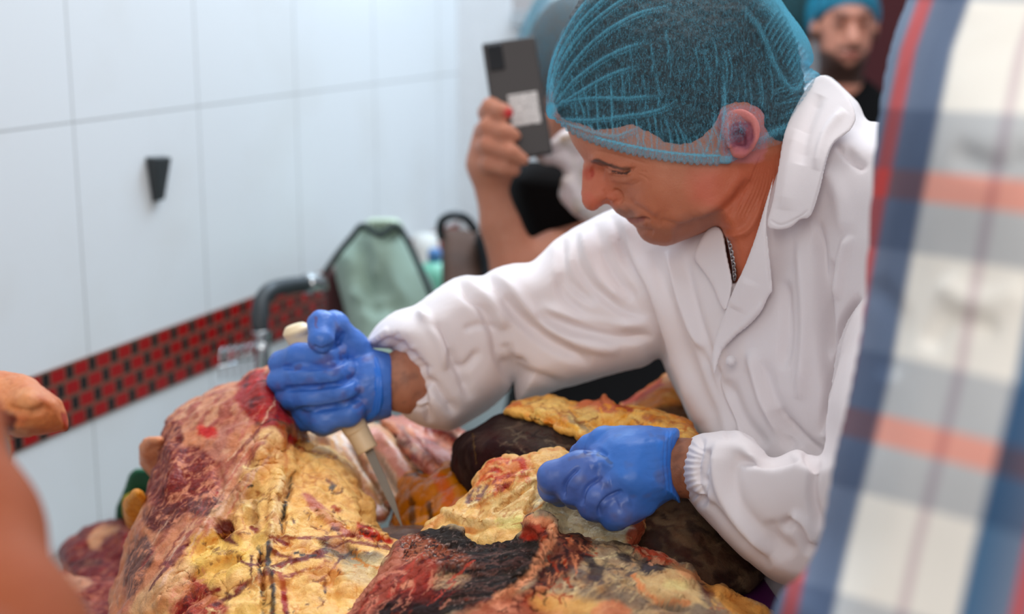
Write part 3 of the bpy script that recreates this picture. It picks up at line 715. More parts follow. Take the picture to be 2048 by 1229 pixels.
rs_([(848, 640), (880, 665), (900, 700), (925, 760), (940, 800)], 7, -.005, 12)
rs_([(835, 620), (862, 650), (880, 690), (895, 740)], 9, .005)
rs_([(1000, 660), (960, 650), (925, 660)], 5, -.0025)
rs_([(1005, 740), (1060, 750), (1130, 770)], 10, -.003)
rs_([(900, 700), (905, 730), (930, 735), (960, 700)], 8, -.0035)
rs_([(850, 760), (880, 790), (910, 830)], 8, -.006, 12); rs_([(835, 770), (850, 810), (860, 845)], 6, -.005)
rs_([(1012, 690), (1030, 730), (1050, 720)], 8, -.004)
cfn = cf.N
for k in range(15):                                      # gathers at the right cuff
    t_ = k / 14; a0 = smooth_poly([(742, 686), (776, 700), (804, 722), (818, 756), (817, 790), (806, 822)], 6, False); p = a0[int(t_ * (len(a0) - 1))]
    q = p + np.array([34 + 16 * math.sin(k * 2.1), -26 + 44 * t_]); rs_([p, (p + q) / 2 + (0, 2), q], 3.2, -.0024 if k % 2 else .0018, None, .05)
rs_([(760, 676), (800, 690), (836, 724), (846, 760), (842, 800)], 7, -.003)
# torso folds, placket, armhole
ts_([(1222, 430), (1250, 520), (1290, 600), (1322, 690), (1336, 730)], 5, -.006, 16)
ts_([(1240, 430), (1268, 520), (1308, 600), (1345, 700), (1400, 850)], 14, .004)
ts_([(1300, 500), (1330, 600), (1372, 720), (1440, 880)], 9, -.0035, 18)
ts_([(1335, 500), (1362, 600), (1400, 700)], 8, .0035); ts_([(1362, 505), (1378, 580), (1410, 690), (1450, 800)], 6, -.003, 12)
ts_([(1395, 690), (1420, 780), (1450, 850), (1470, 900)], 8, -.004, 14)
ts_([(1450, 760), (1480, 840), (1530, 900)], 9, -.004, 16); ts_([(1500, 700), (1525, 800), (1570, 880)], 10, .0035)
ts_([(1520, 720), (1545, 800), (1600, 895)], 8, -.003, 16)
ts_([(1630, 440), (1640, 560), (1644, 680), (1655, 790)], 7, -.0065, 14)
ts_([(1600, 470), (1612, 600), (1608, 720), (1600, 800)], 13, .004); ts_([(1570, 560), (1572, 660), (1565, 740)], 10, -.0035)
ts_([(1660, 520), (1650, 600), (1652, 680), (1664, 715)], 6, -.007, 12); ts_([(1720, 590), (1690, 640), (1668, 700), (1655, 790), (1645, 870)], 6, -.009, 14)
ts_([(1740, 600), (1704, 660), (1684, 730), (1668, 800), (1660, 880)], 14, .007)
ts_([(1552, 820), (1566, 870), (1590, 900)], 10, -.004); ts_([(1560, 840), (1620, 890), (1650, 912)], 9, -.004)
ts_([(1650, 330), (1680, 400), (1690, 470)], 16, .003); ts_([(1690, 300), (1730, 340)], 8, -.003); ts_([(1700, 470), (1680, 540), (1672, 600)], 9, .004)
ts_([(1440, 740), (1426, 752), (1436, 800), (1466, 860)], 5, -.003)
ts_([(1672, 290), (1700, 320), (1732, 330)], 3, -.003)
# left sleeve
ls_([(1440, 880), (1438, 920), (1446, 980), (1480, 1040), (1540, 1110)], 14, .006)
ls_([(1480, 905), (1462, 950), (1470, 1010), (1520, 1070), (1570, 1120)], 12, -.0045, 20)
ls_([(1465, 922), (1500, 926), (1550, 926), (1600, 912)], 6, -.006, 14); ls_([(1480, 908), (1540, 922), (1600, 900)], 6, .003)
ls_([(1610, 905), (1622, 925), (1640, 928)], 5, -.007); ls_([(1628, 925), (1620, 970), (1622, 1010), (1638, 1060)], 5, -.006, 12)
ls_([(1560, 1060), (1590, 1050), (1610, 1080), (1620, 1110)], 8, -.006, 12); ls_([(1580, 1030), (1610, 1050), (1630, 1090)], 10, .006)
ls_([(1540, 1040), (1555, 1080), (1590, 1110)], 14, -.003)
ls_([(1392, 1005), (1420, 1020), (1470, 1075), (1540, 1140)], 6, -.004, 14)
ls_([(1396, 965), (1410, 960), (1400, 990)], 5, -.004); ls_([(1420, 900), (1412, 930), (1395, 962)], 8, -.003)
ls_([(1375, 985), (1398, 1005), (1406, 1018)], 5, -.003)
cf.V = relax(cf.V, cf.Q, 3, .5); cf.up()
# gathered elastic cuff on the left wrist
cl = smooth_poly([(1383, 878), (1368, 905), (1364, 935), (1368, 965), (1384, 995), (1400, 1010)], 8, False)
d, sd, par = seg_dist(cf.px, cf.py, cl); m = np.exp(-(d / 27) ** 2) * (cf.d < 1.2) * np.clip(cf.face * 2.2 - .05, 0, 1)
cf.V = cf.V + cf.N * (m * .0019 * np.sin(par * 2 * math.pi * 10 + .02 * (cf.px - 1360)))[:, None]
d2, _, _ = seg_dist(cf.px, cf.py, [(1402, 880), (1392, 930), (1398, 975), (1408, 1000)]); cf.V = cf.V - cf.N * (.004 * np.exp(-(d2 / 7) ** 2) * (cf.d < 1.2))[:, None]
cf.disp(0.0012 * fbm(cf.V, 22, 8, 2)); cf.up()
coat = attach(cf.obj('coat', M_COAT), man)
sm = coat.modifiers.new('sub', 'SUBSURF'); sm.levels = 1; sm.render_levels = 1
# collar, lapels: cloth sheets with their own thickness lying on the chest
def sheet(name, out, pts, T=0.0028, R=5, parent=coat, mat=M_COAT, strokes=(), step=2.2):
    r = Relief(out, pts, T, R, 3); f = r.form(step, 0.0014, 2)
    for a in strokes: f.stroke(*a)
    f.up(); o = f.obj(name, mat); o.parent = parent; return o
tf = TPS([(p[0], p[1], p[2]) for p in [(1560, 600, 1.18), (1450, 700, 1.225), (1500, 560, 1.20), (1560, 320, 1.20), (1640, 300, 1.17), (1640, 170, 1.24), (1690, 220, 1.19), (1600, 430, 1.165), (1420, 740, 1.23), (1530, 470, 1.19), (1720, 250, 1.17)]])
off = lambda k: (lambda x, y: tf(x, y) - k)
sheet('collar', [(1568, 268), (1590, 215), (1622, 165), (1650, 150), (1690, 182), (1712, 230), (1700, 262), (1668, 288), (1652, 330), (1640, 380), (1622, 432), (1600, 440), (1582, 455), (1560, 460), (1534, 452), (1546, 400), (1556, 340)], off(.022), .006, 9, strokes=(
    ([(1600, 260), (1580, 340), (1570, 420)], 16, .003), ([(1640, 190), (1612, 260), (1600, 330)], 12, -.003), ([(1690, 220), (1650, 270), (1632, 340)], 9, .003),
    ([(1540, 440), (1562, 450), (1598, 434), (1616, 420)], 1.8, -.0012), ([(1700, 262), (1668, 288), (1650, 332), (1622, 430)], 2, -.0010)))
sheet('lapel', [(1548, 352), (1536, 420), (1534, 455), (1538, 500), (1545, 575), (1540, 590), (1505, 640), (1470, 668), (1442, 700), (1432, 740), (1427, 750), (1424, 715), (1430, 680), (1448, 630), (1465, 585), (1490, 530), (1512, 470), (1530, 410)], off(.013), .006, 8, strokes=(
    ([(1532, 460), (1534, 520), (1541, 575)], 2, -.0014), ([(1535, 600), (1490, 650), (1450, 690), (1434, 735)], 6, .0025), ([(1500, 560), (1470, 620)], 16, .002)))
sheet('lapel', [(1432, 452), (1446, 466), (1454, 510), (1464, 560), (1462, 590), (1452, 622), (1440, 610), (1424, 570), (1404, 540), (1388, 516), (1396, 490), (1412, 462)], [(1432, 460, 1.25), (1390, 520, 1.262), (1460, 600, 1.214)], .006, 8)
# a little hand-sewn button on the placket
V, F = tube_mesh([W(1462, 722, 1.198), W(1462, 722, 1.204)], .0045, 16); o = mesh_obj('button', V, F, M_COAT); o.parent = coat
# neck chain
ch = []
pts = smooth_poly([(1456, 470, 0), (1462, 500, 0), (1467, 530, 0), (1469, 556, 0)], 5, False)
for i, p in enumerate(pts):
    c = W(p[0], p[1], 1.232); a = 0.5 if i % 2 else -0.6; V = []; F = []
    for j in range(10):
        th = 2 * math.pi * j / 10
        for k in range(6):
            ph = 2 * math.pi * k / 6; r = .0015 + .0005 * math.cos(ph); q = np.array([r * math.cos(th) * math.cos(a), r * math.cos(th) * math.sin(a), r * 1.5 * math.sin(th)]) + np.array([0, .0005 * math.sin(ph), 0]); V.append(c + q)
    for j in range(10):
        for k in range(6): F.append((j * 6 + k, ((j + 1) % 10) * 6 + k, ((j + 1) % 10) * 6 + (k + 1) % 6, j * 6 + (k + 1) % 6))
    ch.append((V, F))
V, F = join(ch); attach(mesh_obj('necklace', V, F, M_STEEL_FINE), man)
# trousers
tr = world_form((0.35, 1.0, 0.03), (0.9, 1.8, 1.15), 0.01, lambda X: smax(smax(ellip((0.61, 1.39, 0.98), (.16, .20, .16))(X), chain([(0.60, 1.30, 0.95), (0.60, 1.29, 0.5), (0.61, 1.32, 0.06)], [.11, .085, .075], .02)(X), .03), chain([(0.62, 1.50, 0.95), (0.62, 1.50, 0.5), (0.63, 1.53, 0.06)], [.11, .085, .075], .02)(X), .03), 1)
tr.up(); attach(tr.obj('trousers', M_BLACK), man)
# ---------------------------------------------------------------- gloves
def hand_form(box_, dr, step, dstep, relief, chains, k=0.004, kk=0.003):
    fs = [chain([W(*p) for p in c], r, .006) for c, r in chains]
    def F(X, Y, D):
        P = W(X + 0 * Y + 0 * D, Y + 0 * X + 0 * D, D + 0 * X + 0 * Y); r = relief[0](X, Y, D)
        for q in relief[1:]: r = smax(r, q(X, Y, D), k)
        g = fs[0](P)
        for f in fs[1:]: g = smax(g, f(P), kk)
        return smax(r, g, k)
    return grid_form(box_[0], box_[1], box_[2], box_[3], dr[0], dr[1], step, dstep, F, 2)
palm = Relief([(552, 722), (575, 704), (640, 690), (690, 690), (722, 712), (742, 735), (752, 775), (745, 815), (728, 838), (690, 856), (646, 874), (612, 858), (580, 828), (560, 795), (550, 760)], [(560, 760, 1.374), (650, 780, 1.366), (740, 770, 1.368)], .05, 34)
rg = hand_form((530, 785, 615, 895), (1.31, 1.45), 2.2, .0018, [palm], [
    ([(690, 780, 1.388), (735, 770, 1.386), (752, 772, 1.387)], [.030, .034, .0335]),
    ([(562, 728, 1.376), (598, 714, 1.356), (648, 712, 1.349), (676, 706, 1.364)], [.0125, .0125, .0122, .0105]),
    ([(560, 762, 1.372), (604, 752, 1.350), (664, 749, 1.345), (694, 742, 1.360)], [.0130, .0130, .0125, .0110]),
    ([(574, 798, 1.372), (622, 795, 1.349), (684, 786, 1.346), (714, 774, 1.362)], [.0128, .0128, .0122, .0105]),
    ([(602, 838, 1.376), (644, 840, 1.355), (698, 828, 1.352), (724, 806, 1.366)], [.0125, .0122, .0115, .0098]),
    ([(742, 752, 1.385), (704, 694, 1.378), (668, 650, 1.366), (644, 650, 1.345), (642, 680, 1.333)], [.018, .0150, .0128, .0128, .0128])], .003, .0012)
for p in ([(566, 736), (600, 735), (650, 734), (690, 722)], [(568, 778), (620, 776), (672, 770), (708, 760)], [(590, 820), (640, 818), (692, 808), (722, 792)]): rg.stroke(p, 4.5, -.0045)
rg.stroke([(648, 700), (672, 690), (690, 664)], 5, -.003); rg.stroke([(626, 692), (642, 700), (660, 694)], 3, -.003)
rg.disp(.0005 * fbm(rg.V, 110, 3, 3)); rg.up(); rg.base((62, 114, 200)); rg.warp(5, 70)
rg.pnoise(60, .25, .8, (92, 74, 124), .5, 5, 3); rg.pline([(628, 640), (632, 656)], 3, (110, 52, 56), .6)
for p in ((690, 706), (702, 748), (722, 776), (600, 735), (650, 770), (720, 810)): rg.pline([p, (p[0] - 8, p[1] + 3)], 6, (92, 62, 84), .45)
for p in ((684, 700), (700, 738), (718, 770), (726, 800)): rg.pline([p, (p[0] + 3, p[1] + 3)], 7, (150, 160, 214), .35)  # pale highlights painted onto the finger ends
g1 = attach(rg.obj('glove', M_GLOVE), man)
rad_ = lambda x, y: np.sqrt(np.maximum(.0365 ** 2 - ((y - 775) / 2060.0) ** 2, .004 ** 2))
cu = Relief([(722, 706), (744, 701), (758, 712), (768, 740), (773, 775), (771, 808), (760, 834), (738, 848), (728, 842), (738, 810), (741, 770), (736, 730)], lambda x, y: 1.387 - rad_(x, y), lambda x, y: 2 * rad_(x, y), 8).form(2.2, .002, 2)
for k in range(4): cu.stroke([(738 + k * 8, 708 + k * 6), (750 + k * 6, 770), (738 + k * 8, 842 - k * 6)], 2.2, -.0014)
cu.up().base((28, 112, 216)); cu.warp(3, 60); cf_ = cu.obj('glove_cuff', M_GLOVE); cf_.parent = g1
palm2 = Relief([(1358, 862), (1330, 857), (1290, 852), (1250, 855), (1215, 864), (1192, 884), (1172, 902), (1165, 930), (1175, 965), (1195, 1000), (1225, 1030), (1262, 1050), (1290, 1038), (1320, 1014), (1345, 999), (1360, 1006), (1352, 965), (1350, 920)],
                [(1200, 910, 1.115), (1200, 960, 1.108), (1250, 1030, 1.11), (1280, 900, 1.105), (1350, 930, 1.118), (1300, 980, 1.098), (1240, 960, 1.096)], .058, 42)
lg = hand_form((1065, 1375, 838, 1075), (1.06, 1.22), 2.2, .0018, [palm2], [
    ([(1210, 930, 1.128), (1160, 938, 1.120), (1106, 954, 1.122), (1104, 976, 1.136), (1120, 992, 1.15)], [.0130, .0135, .0115, .0105, .0095]),
    ([(1220, 950, 1.124), (1158, 960, 1.116), (1144, 982, 1.120), (1150, 998, 1.134)], [.0135, .0135, .0105, .0092]),
    ([(1240, 975, 1.120), (1192, 992, 1.112), (1184, 1014, 1.116), (1192, 1024, 1.126)], [.0135, .0130, .0100, .009]),
    ([(1285, 1002, 1.120), (1240, 1026, 1.110), (1226, 1036, 1.116), (1236, 1042, 1.128)], [.0130, .0112, .0090, .0085]),
    ([(1262, 892, 1.14), (1210, 884, 1.155), (1180, 896, 1.165), (1160, 908, 1.175)], [.0150, .0120, .0100, .009])], .008, .0050)
for p, w, a in (([(1128, 1000), (1128, 972), (1142, 950), (1160, 935)], 4, -.0035), ([(1165, 1012), (1166, 992), (1180, 970), (1205, 955)], 4, -.0030), ([(1200, 1034), (1200, 1016), (1216, 996), (1245, 982)], 4, -.0030),
                ([(1168, 905), (1195, 900), (1215, 915)], 5, -.0025), ([(1180, 934), (1206, 925), (1222, 938)], 10, .002), ([(1200, 968), (1222, 965)], 10, .0022), ([(1236, 1010), (1262, 1000)], 10, .0022)): lg.stroke(p, w, a)
for k in range(9):
    a = 870 + k * 15; lg.stroke([(1342, a), (1318 - 2 * k, a + 6 + k * 1.2), (1288, a + 14 - k * 2)], 2.6, -.00015)
for k in range(3): lg.stroke([(1332 + k * 8, 860), (1328 + k * 8, 930), (1338 + k * 7, 1000)], 2, -.0006, None, .03)
lg.disp(.0004 * fbm(lg.V, 90, 3, 3)); lg.up(); lg.base((50, 112, 198)); lg.warp(5, 60)
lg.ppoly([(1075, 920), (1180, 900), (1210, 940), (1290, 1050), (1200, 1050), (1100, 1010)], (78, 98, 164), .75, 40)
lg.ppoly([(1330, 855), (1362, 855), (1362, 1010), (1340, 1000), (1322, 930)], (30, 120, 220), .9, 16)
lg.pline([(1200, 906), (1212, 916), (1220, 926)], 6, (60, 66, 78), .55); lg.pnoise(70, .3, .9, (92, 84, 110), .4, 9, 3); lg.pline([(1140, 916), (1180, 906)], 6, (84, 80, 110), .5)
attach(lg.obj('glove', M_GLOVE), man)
# ---------------------------------------------------------------- boning knife
M_IVORY = simple('ivory_handle', (232, 208, 168), 0.4, 0.05, 60); M_BLADE = simple('blade_steel', (112, 104, 94), 0.42, 0.2, 30, Metallic=0.8)
kn = empty('boning_knife', W(680, 800, 1.37), 'ivory handled boning knife held point down in the blue gloved fist', 'knife')
V, F = tube_mesh([W(590, 650, 1.372), W(594, 662, 1.373), W(606, 690, 1.374), W(660, 775, 1.372), W(706, 850, 1.370), W(716, 866, 1.370), W(736, 902, 1.369)], [.0085, .0145, .0115, .0115, .0125, .0115, .0105], 18); attach(mesh_obj('handle', V, F, M_IVORY, None, True, 0), kn)
p0, p1, p2 = W(726, 892, 1.369), W(776, 1000, 1.352), W(806, 1064, 1.342); sd_ = (W(745, 883, 1.369) - p0) * .8
V = [p0 - sd_ * .15, p0 + sd_ * .95, p1 + sd_ * .8, p2 + sd_ * .1, p1 - sd_ * .1]; th = FWD * .0018 + sd_ * .0; V = V + [v + th * (0.2 if i in (3,) else 1) for i, v in enumerate(V)]
attach(mesh_obj('blade', V, [(0, 1, 2, 4), (4, 2, 3), (5, 9, 7, 6), (9, 8, 7), (0, 5, 6, 1), (1, 6, 7, 2), (2, 7, 8, 3), (3, 8, 9, 4), (4, 9, 5, 0)], M_BLADE, None, False), kn)
# ================================================================ the beef
def meat_mat(name='raw_beef', rough=(0.24, 0.5), bump=0.0022, sss=0.05, red=0.42, spec=0.26):
    t = NT(name); p = t.attr('paint'); m = t.attr('mus', False)
    n1 = t.noise(45, 6, 0.65); n2 = t.noise(190, 5, 0.7); n3 = t.noise(620, 3, 0.6)
    dk = t.mixc(1.0, p, S(196, 120, 96), 'MULTIPLY'); c = t.mixc(t.ramp(n1, [(0.42, 0.0), (0.72, red)]), p, dk)
    lt = t.mixc(1.0, p, (1.25, 1.2, 1.12), 'MULTIPLY'); c = t.mixc(t.ramp(n2, [(0.48, 0.0), (0.68, 0.42)]), c, lt)
    mp = t.n('ShaderNodeMapping', i_Vector=t.coord()); mp.inputs['Scale'].default_value = (1, 1, 0.35); mp.inputs['Rotation'].default_value = (0.3, 0.9, 0.2)
    mb = t.noise(110, 5, 0.7, mp.outputs[0], 0.8)
    c = t.mixc(t.math('MULTIPLY', t.ramp(mb, [(0.50, 0.0), (0.60, 0.8)]), m), c, S(222, 146, 112))
    c = t.mixc(t.math('MULTIPLY', t.ramp(mb, [(0.36, 0.7), (0.46, 0.0)]), m), c, S(62, 10, 8))
    c = t.mixc(t.ramp(n3, [(0.33, 0.18), (0.45, 0.0)]), c, t.mixc(1.0, p, (0.35, 0.2, 0.18), 'MULTIPLY'))
    hs_ = t.n('ShaderNodeHueSaturation', i_Saturation=1.06, i_Value=1.0); t.set(hs_.inputs['Color'], c); c = hs_.outputs[0]
    h = t.math('ADD', t.math('MULTIPLY', n2, 0.75), t.math('ADD', t.math('MULTIPLY', n1, 2.6), t.math('MULTIPLY', n3, 0.18)))
    r = t.math('ADD', t.ramp(n1, [(0.3, rough[0]), (0.7, rough[1])]), t.math('MULTIPLY', n3, 0.08))
    return t.bsdf(c, r, Normal=t.bump(h, 0.75, bump), Subsurface_Weight=sss, Subsurface_Radius=(0.010, 0.003, 0.0015), Subsurface_Scale=0.4, Specular_IOR_Level=spec)
M_MEAT = meat_mat(); M_DRY = meat_mat('dried_beef', (0.62, 0.9), 0.0022, 0.02, 0.5, 0.12); M_MEAT_WET = meat_mat('wet_membrane', (0.12, 0.35), 0.0009, 0.15, 0.25)
def cells(f, scale, amp, seed=0, mask=None):
    b1, b2 = worley(f.V + 0.004 * np.stack([fbm(f.V, 60, s, 2) for s in (1, 2, 3)], 1), scale, seed); a = amp * (0.45 - b1 * b1 * 1.3)
    if mask is not None: a = a * mask
    f.V = f.V + f.N * a[:, None]; return b1, b2
def smooth_n(f): f.N = normals(f.V, f.Q); return f
FAT = (250, 202, 130); CREAM = (240, 206, 150); PINK = (206, 132, 98); RED = (150, 14, 14); DRED = (98, 26, 32); PEACH = (226, 156, 112)
# ---- the fore quarter on the left
q = Relief([(546, 728), (528, 738), (506, 742), (492, 752), (478, 768), (448, 772), (404, 790), (366, 812), (330, 840), (318, 868), (316, 912), (304, 950), (292, 996), (276, 1030), (262, 1064), (252, 1106), (238, 1150), (224, 1200), (214, 1262), (240, 1340), (560, 1380), (760, 1330), (900, 1230), (862, 1110), (812, 1080), (778, 1078), (748, 1058), (740, 1042), (746, 1012), (722, 986), (714, 950), (690, 922), (664, 904), (628, 898), (612, 884), (606, 852), (580, 802), (556, 762)],
           [(540, 745, 1.385), (440, 790, 1.385), (330, 860, 1.37), (300, 1000, 1.29), (235, 1190, 1.22), (400, 950, 1.285), (500, 900, 1.285), (560, 860, 1.31), (620, 900, 1.335), (700, 960, 1.30), (745, 1030, 1.26), (640, 1040, 1.21), (540, 1060, 1.18), (430, 1100, 1.18), (330, 1150, 1.18), (500, 1229, 1.07), (700, 1200, 1.09), (790, 1100, 1.17), (600, 1330, 1.02)],
           .17, 46, ragged=3.5, rs=.045, seed=3)
f = q.form(2.6, .0035, 2); print('quarter', len(f.V))
f.warp(9, 70); fatm = np.clip(f.mask([(500, 860), (560, 850), (640, 900), (740, 990), (780, 1070), (760, 1240), (300, 1260), (340, 1180), (420, 1080), (480, 1010), (500, 940)], 30), 0, 1)
cells(f, 42, .010, 5, fatm); smooth_n(f); cells(f, 90, .0026, 9, .45 + .55 * fatm); smooth_n(f); f.disp(.0032 * fbm(f.V, 34, 2, 4)); smooth_n(f)
f.up()
for p, w, a in (([(548, 830), (500, 960), (430, 1040), (330, 1170), (280, 1229)], 20, .007), ([(470, 990), (440, 1060), (380, 1120)], 12, -.009), ([(590, 945), (572, 1000), (560, 1080)], 5, -.008), ([(560, 950), (545, 1040), (540, 1110)], 9, .006),
                ([(610, 1000), (650, 1035), (700, 1068)], 10, .005), ([(440, 1040), (458, 1070)], 16, -.012), ([(520, 1090), (525, 1160), (528, 1229)], 5, -.006), ([(545, 1130), (552, 1229)], 6, .003), ([(500, 900), (508, 980), (500, 1060)], 12, -.005),
                ([(560, 860), (556, 930), (540, 1020)], 12, .006), ([(700, 1060), (740, 1072), (780, 1080)], 8, .006), ([(600, 880), (606, 930)], 10, -.008), ([(360, 1170), (420, 1120), (500, 1110)], 14, .005),
                ([(330, 880), (350, 930), (330, 1000)], 14, .004), ([(430, 920), (440, 980), (400, 1020)], 8, -.004), ([(640, 1080), (690, 1100), (730, 1130)], 12, -.004), ([(620, 1130), (680, 1150), (720, 1160)], 16, .003)):
    f.stroke(p, w, a)
f.up(); f.base(FAT); f.warp(4.5, 90, 2)
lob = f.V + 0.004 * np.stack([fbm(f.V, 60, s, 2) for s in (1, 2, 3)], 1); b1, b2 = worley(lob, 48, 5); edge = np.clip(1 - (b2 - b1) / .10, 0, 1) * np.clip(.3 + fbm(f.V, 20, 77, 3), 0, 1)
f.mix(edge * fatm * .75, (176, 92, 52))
f.ppoly([(300, 820), (420, 760), (560, 720), (610, 880), (560, 880), (520, 905), (498, 980), (440, 1050), (380, 1110), (300, 1250), (190, 1260), (250, 1060), (300, 900)], PINK, .95, 16)
f.pnoise(34, .0, .7, (176, 112, 104), .6, 11, 3, 1 - fatm); f.pnoise(60, .15, .7, (226, 172, 136), .7, 17, 3, 1 - fatm)
f.ppoly([(325, 850), (400, 795), (480, 770), (470, 820), (400, 850), (350, 880)], (206, 150, 118), .6, 12); f.pnoise(70, .1, .5, (150, 50, 48), .7, 21, 3, f.mask([(325, 850), (400, 790), (500, 760), (480, 850), (400, 880), (340, 890)]))
mus = np.zeros(len(f.V))
for poly, col in (([(302, 930), (325, 905), (390, 895), (425, 915), (440, 960), (436, 990), (400, 1000), (372, 1012), (335, 1020), (302, 1012), (288, 990)], (122, 20, 14)), ([(314, 850), (340, 838), (360, 850), (366, 885), (345, 905), (316, 900)], (112, 22, 16)),
                  ([(286, 1024), (310, 1012), (352, 1010), (376, 1000), (384, 1020), (350, 1048), (318, 1066), (294, 1058)], (98, 22, 18)), ([(262, 1086), (290, 1076), (308, 1100), (300, 1130), (282, 1170), (262, 1200), (250, 1160)], (116, 78, 68)),
                  ([(380, 1000), (430, 985), (450, 1000), (420, 1030), (380, 1030)], (110, 62, 60)), ([(405, 1130), (420, 1180), (460, 1229), (380, 1240), (330, 1220), (360, 1160)], (170, 60, 50))):
    f.ppoly(poly, col, .95, 9); mus = np.maximum(mus, f.mask(poly, 9))
f.ppoly([(478, 770), (495, 745), (520, 738), (548, 760), (560, 800), (590, 846), (600, 872), (566, 872), (520, 855), (492, 830), (470, 800)], RED, .95, 10); f.pnoise(60, .05, .5, (196, 30, 30), .8, 31, 3, f.mask([(490, 745), (560, 745), (590, 860), (520, 850)]))
f.pnoise(80, .1, .4, (60, 8, 14), .8, 33, 3, f.mask([(480, 750), (550, 745), (600, 870), (520, 860)]))
f.pline([(408, 862), (420, 868)], 15, (206, 30, 32), .9); f.pline([(438, 990), (440, 992)], 5, (180, 20, 30), .8)
f.ppoly([(576, 850), (606, 850), (620, 884), (596, 890), (580, 876)], (128, 86, 58), .9, 6); f.pline([(570, 880), (590, 884), (600, 896)], 12, (150, 14, 18), .9); f.pline([(572, 890), (574, 930), (568, 980)], 5, (196, 90, 60), .6)
f.ppoly([(520, 866), (548, 856), (566, 872), (564, 910), (545, 915), (522, 890)], (240, 198, 140), .9, 8); f.ppoly([(478, 885), (500, 868), (516, 880), (500, 896)], (222, 170, 130), .8, 6)
f.ppoly([(486, 940), (510, 920), (520, 960), (518, 1080), (540, 1120), (500, 1060), (478, 990)], (220, 178, 112), .8, 10); f.pline([(508, 1000), (512, 1050), (522, 1076)], 9, (160, 112, 70), .6)
f.ppoly([(420, 1022), (470, 990), (500, 985), (486, 1010), (450, 1030), (430, 1048)], (206, 160, 116), .8, 8)
f.ppoly([(560, 960), (590, 940), (586, 980), (566, 1030), (556, 1080), (540, 1090), (545, 1020)], (238, 204, 150), .8, 7); f.pline([(592, 944), (582, 970), (572, 1000), (562, 1040), (560, 1085)], 3.6, (26, 24, 28), .95, .3)
f.ppoly([(380, 1075), (420, 1060), (470, 1070), (500, 1110), (475, 1140), (455, 1160), (420, 1170), (385, 1150), (370, 1110)], (244, 198, 108), .8, 10); f.ppoly([(270, 1200), (330, 1150), (370, 1120), (390, 1150), (330, 1229), (270, 1240)], (236, 190, 140), .8, 12)
f.ppoly([(432, 1052), (450, 1040), (468, 1050), (466, 1080), (476, 1094), (455, 1088), (436, 1070)], (96, 10, 16), .95, 5)
f.ppoly([(604, 990), (620, 992), (660, 1024), (700, 1060), (720, 1070), (700, 1076), (650, 1046), (618, 1018)], (196, 116, 108), .9, 6); f.ppoly([(712, 1046), (730, 1052), (770, 1070), (784, 1084), (750, 1084), (722, 1072)], (190, 24, 24), .95, 5); f.pline([(722, 1060), (742, 1072), (762, 1082)], 4, (30, 16, 18), .9)
f.pline([(668, 1014), (680, 1020)], 8, (180, 60, 56), .8)
for pts, w, c in (([(556, 1075), (620, 1078), (680, 1072), (720, 1076)], 3.5, (140, 52, 34)), ([(540, 1100), (600, 1120), (660, 1092), (720, 1086), (790, 1100)], 4, (136, 58, 38)), ([(470, 1180), (530, 1150), (600, 1120), (650, 1106)], 6, (132, 40, 30)),
                  ([(430, 1210), (480, 1180), (560, 1130), (640, 1110)], 4, (100, 28, 24)), ([(500, 1055), (540, 1075), (580, 1090)], 4, (130, 30, 24)), ([(640, 1165), (670, 1130), (710, 1100)], 3, (110, 30, 26)), ([(648, 1160), (652, 1185)], 3, (60, 20, 22)),
                  ([(516, 1095), (522, 1150), (528, 1240)], 4, (36, 24, 26)), ([(538, 1085), (536, 1130), (545, 1180), (548, 1240)], 5.5, (40, 38, 44)), ([(560, 1140), (566, 1180), (574, 1240)], 6, (160, 24, 28)), ([(500, 1110), (506, 1150)], 3, (90, 30, 26)),
                  ([(570, 1150), (600, 1146), (640, 1135)], 3, (150, 60, 44)), ([(355, 1229), (400, 1195), (440, 1180)], 5, (140, 30, 30)), ([(480, 1120), (500, 1130), (530, 1124)], 3, (110, 30, 26)), ([(600, 900), (640, 905), (670, 915)], 3, (186, 120, 70)),
                  ([(655, 960), (668, 975)], 4, (90, 88, 90)), ([(330, 1130), (350, 1105), (372, 1090)], 4, (120, 44, 50)), ([(300, 1180), (320, 1150), (345, 1120)], 3, (110, 50, 50))):
    f.pline(pts, w * 1.3, c, .95, .45)
f.ppoly([(640, 1078), (680, 1082), (720, 1108), (742, 1128), (720, 1136), (680, 1122), (650, 1110)], (78, 70, 66), .85, 12); f.ppoly([(720, 1112), (750, 1104), (770, 1112), (750, 1124)], (70, 72, 78), .8, 8); f.ppoly([(690, 1130), (780, 1110), (800, 1140), (740, 1170), (690, 1160)], (214, 196, 150), .7, 16)
f.pnoise(150, .42, .6, (96, 30, 26), .85, 41, 2, f.mask([(620, 1020), (700, 1030), (720, 1075), (640, 1080)], 10)); f.pnoise(26, .25, .8, (246, 200, 110), .5, 43, 2, fatm); f.pnoise(44, .3, .7, (206, 130, 74), .55, 44, 3, fatm)
rs2 = random.Random(5)
for k in range(60):                                      # long fibres of the membrane, all running down the slab
    t0 = rs2.random(); x = 330 + 230 * t0 + rs2.uniform(-70, 40); y = 1170 - 300 * t0 + rs2.uniform(-60, 30); L = rs2.uniform(30, 90); m0 = 1 - fatm[np.argmin((f.px - x) ** 2 + (f.py - y) ** 2)]
    if m0 > .6: f.pline([(x, y), (x + L * .30, y - L * .5), (x + L * .62, y - L * .9)], rs2.uniform(1.8, 4), ((232, 190, 160), (160, 74, 66), (196, 110, 92), (120, 40, 40))[k % 4], rs2.uniform(.4, .8))
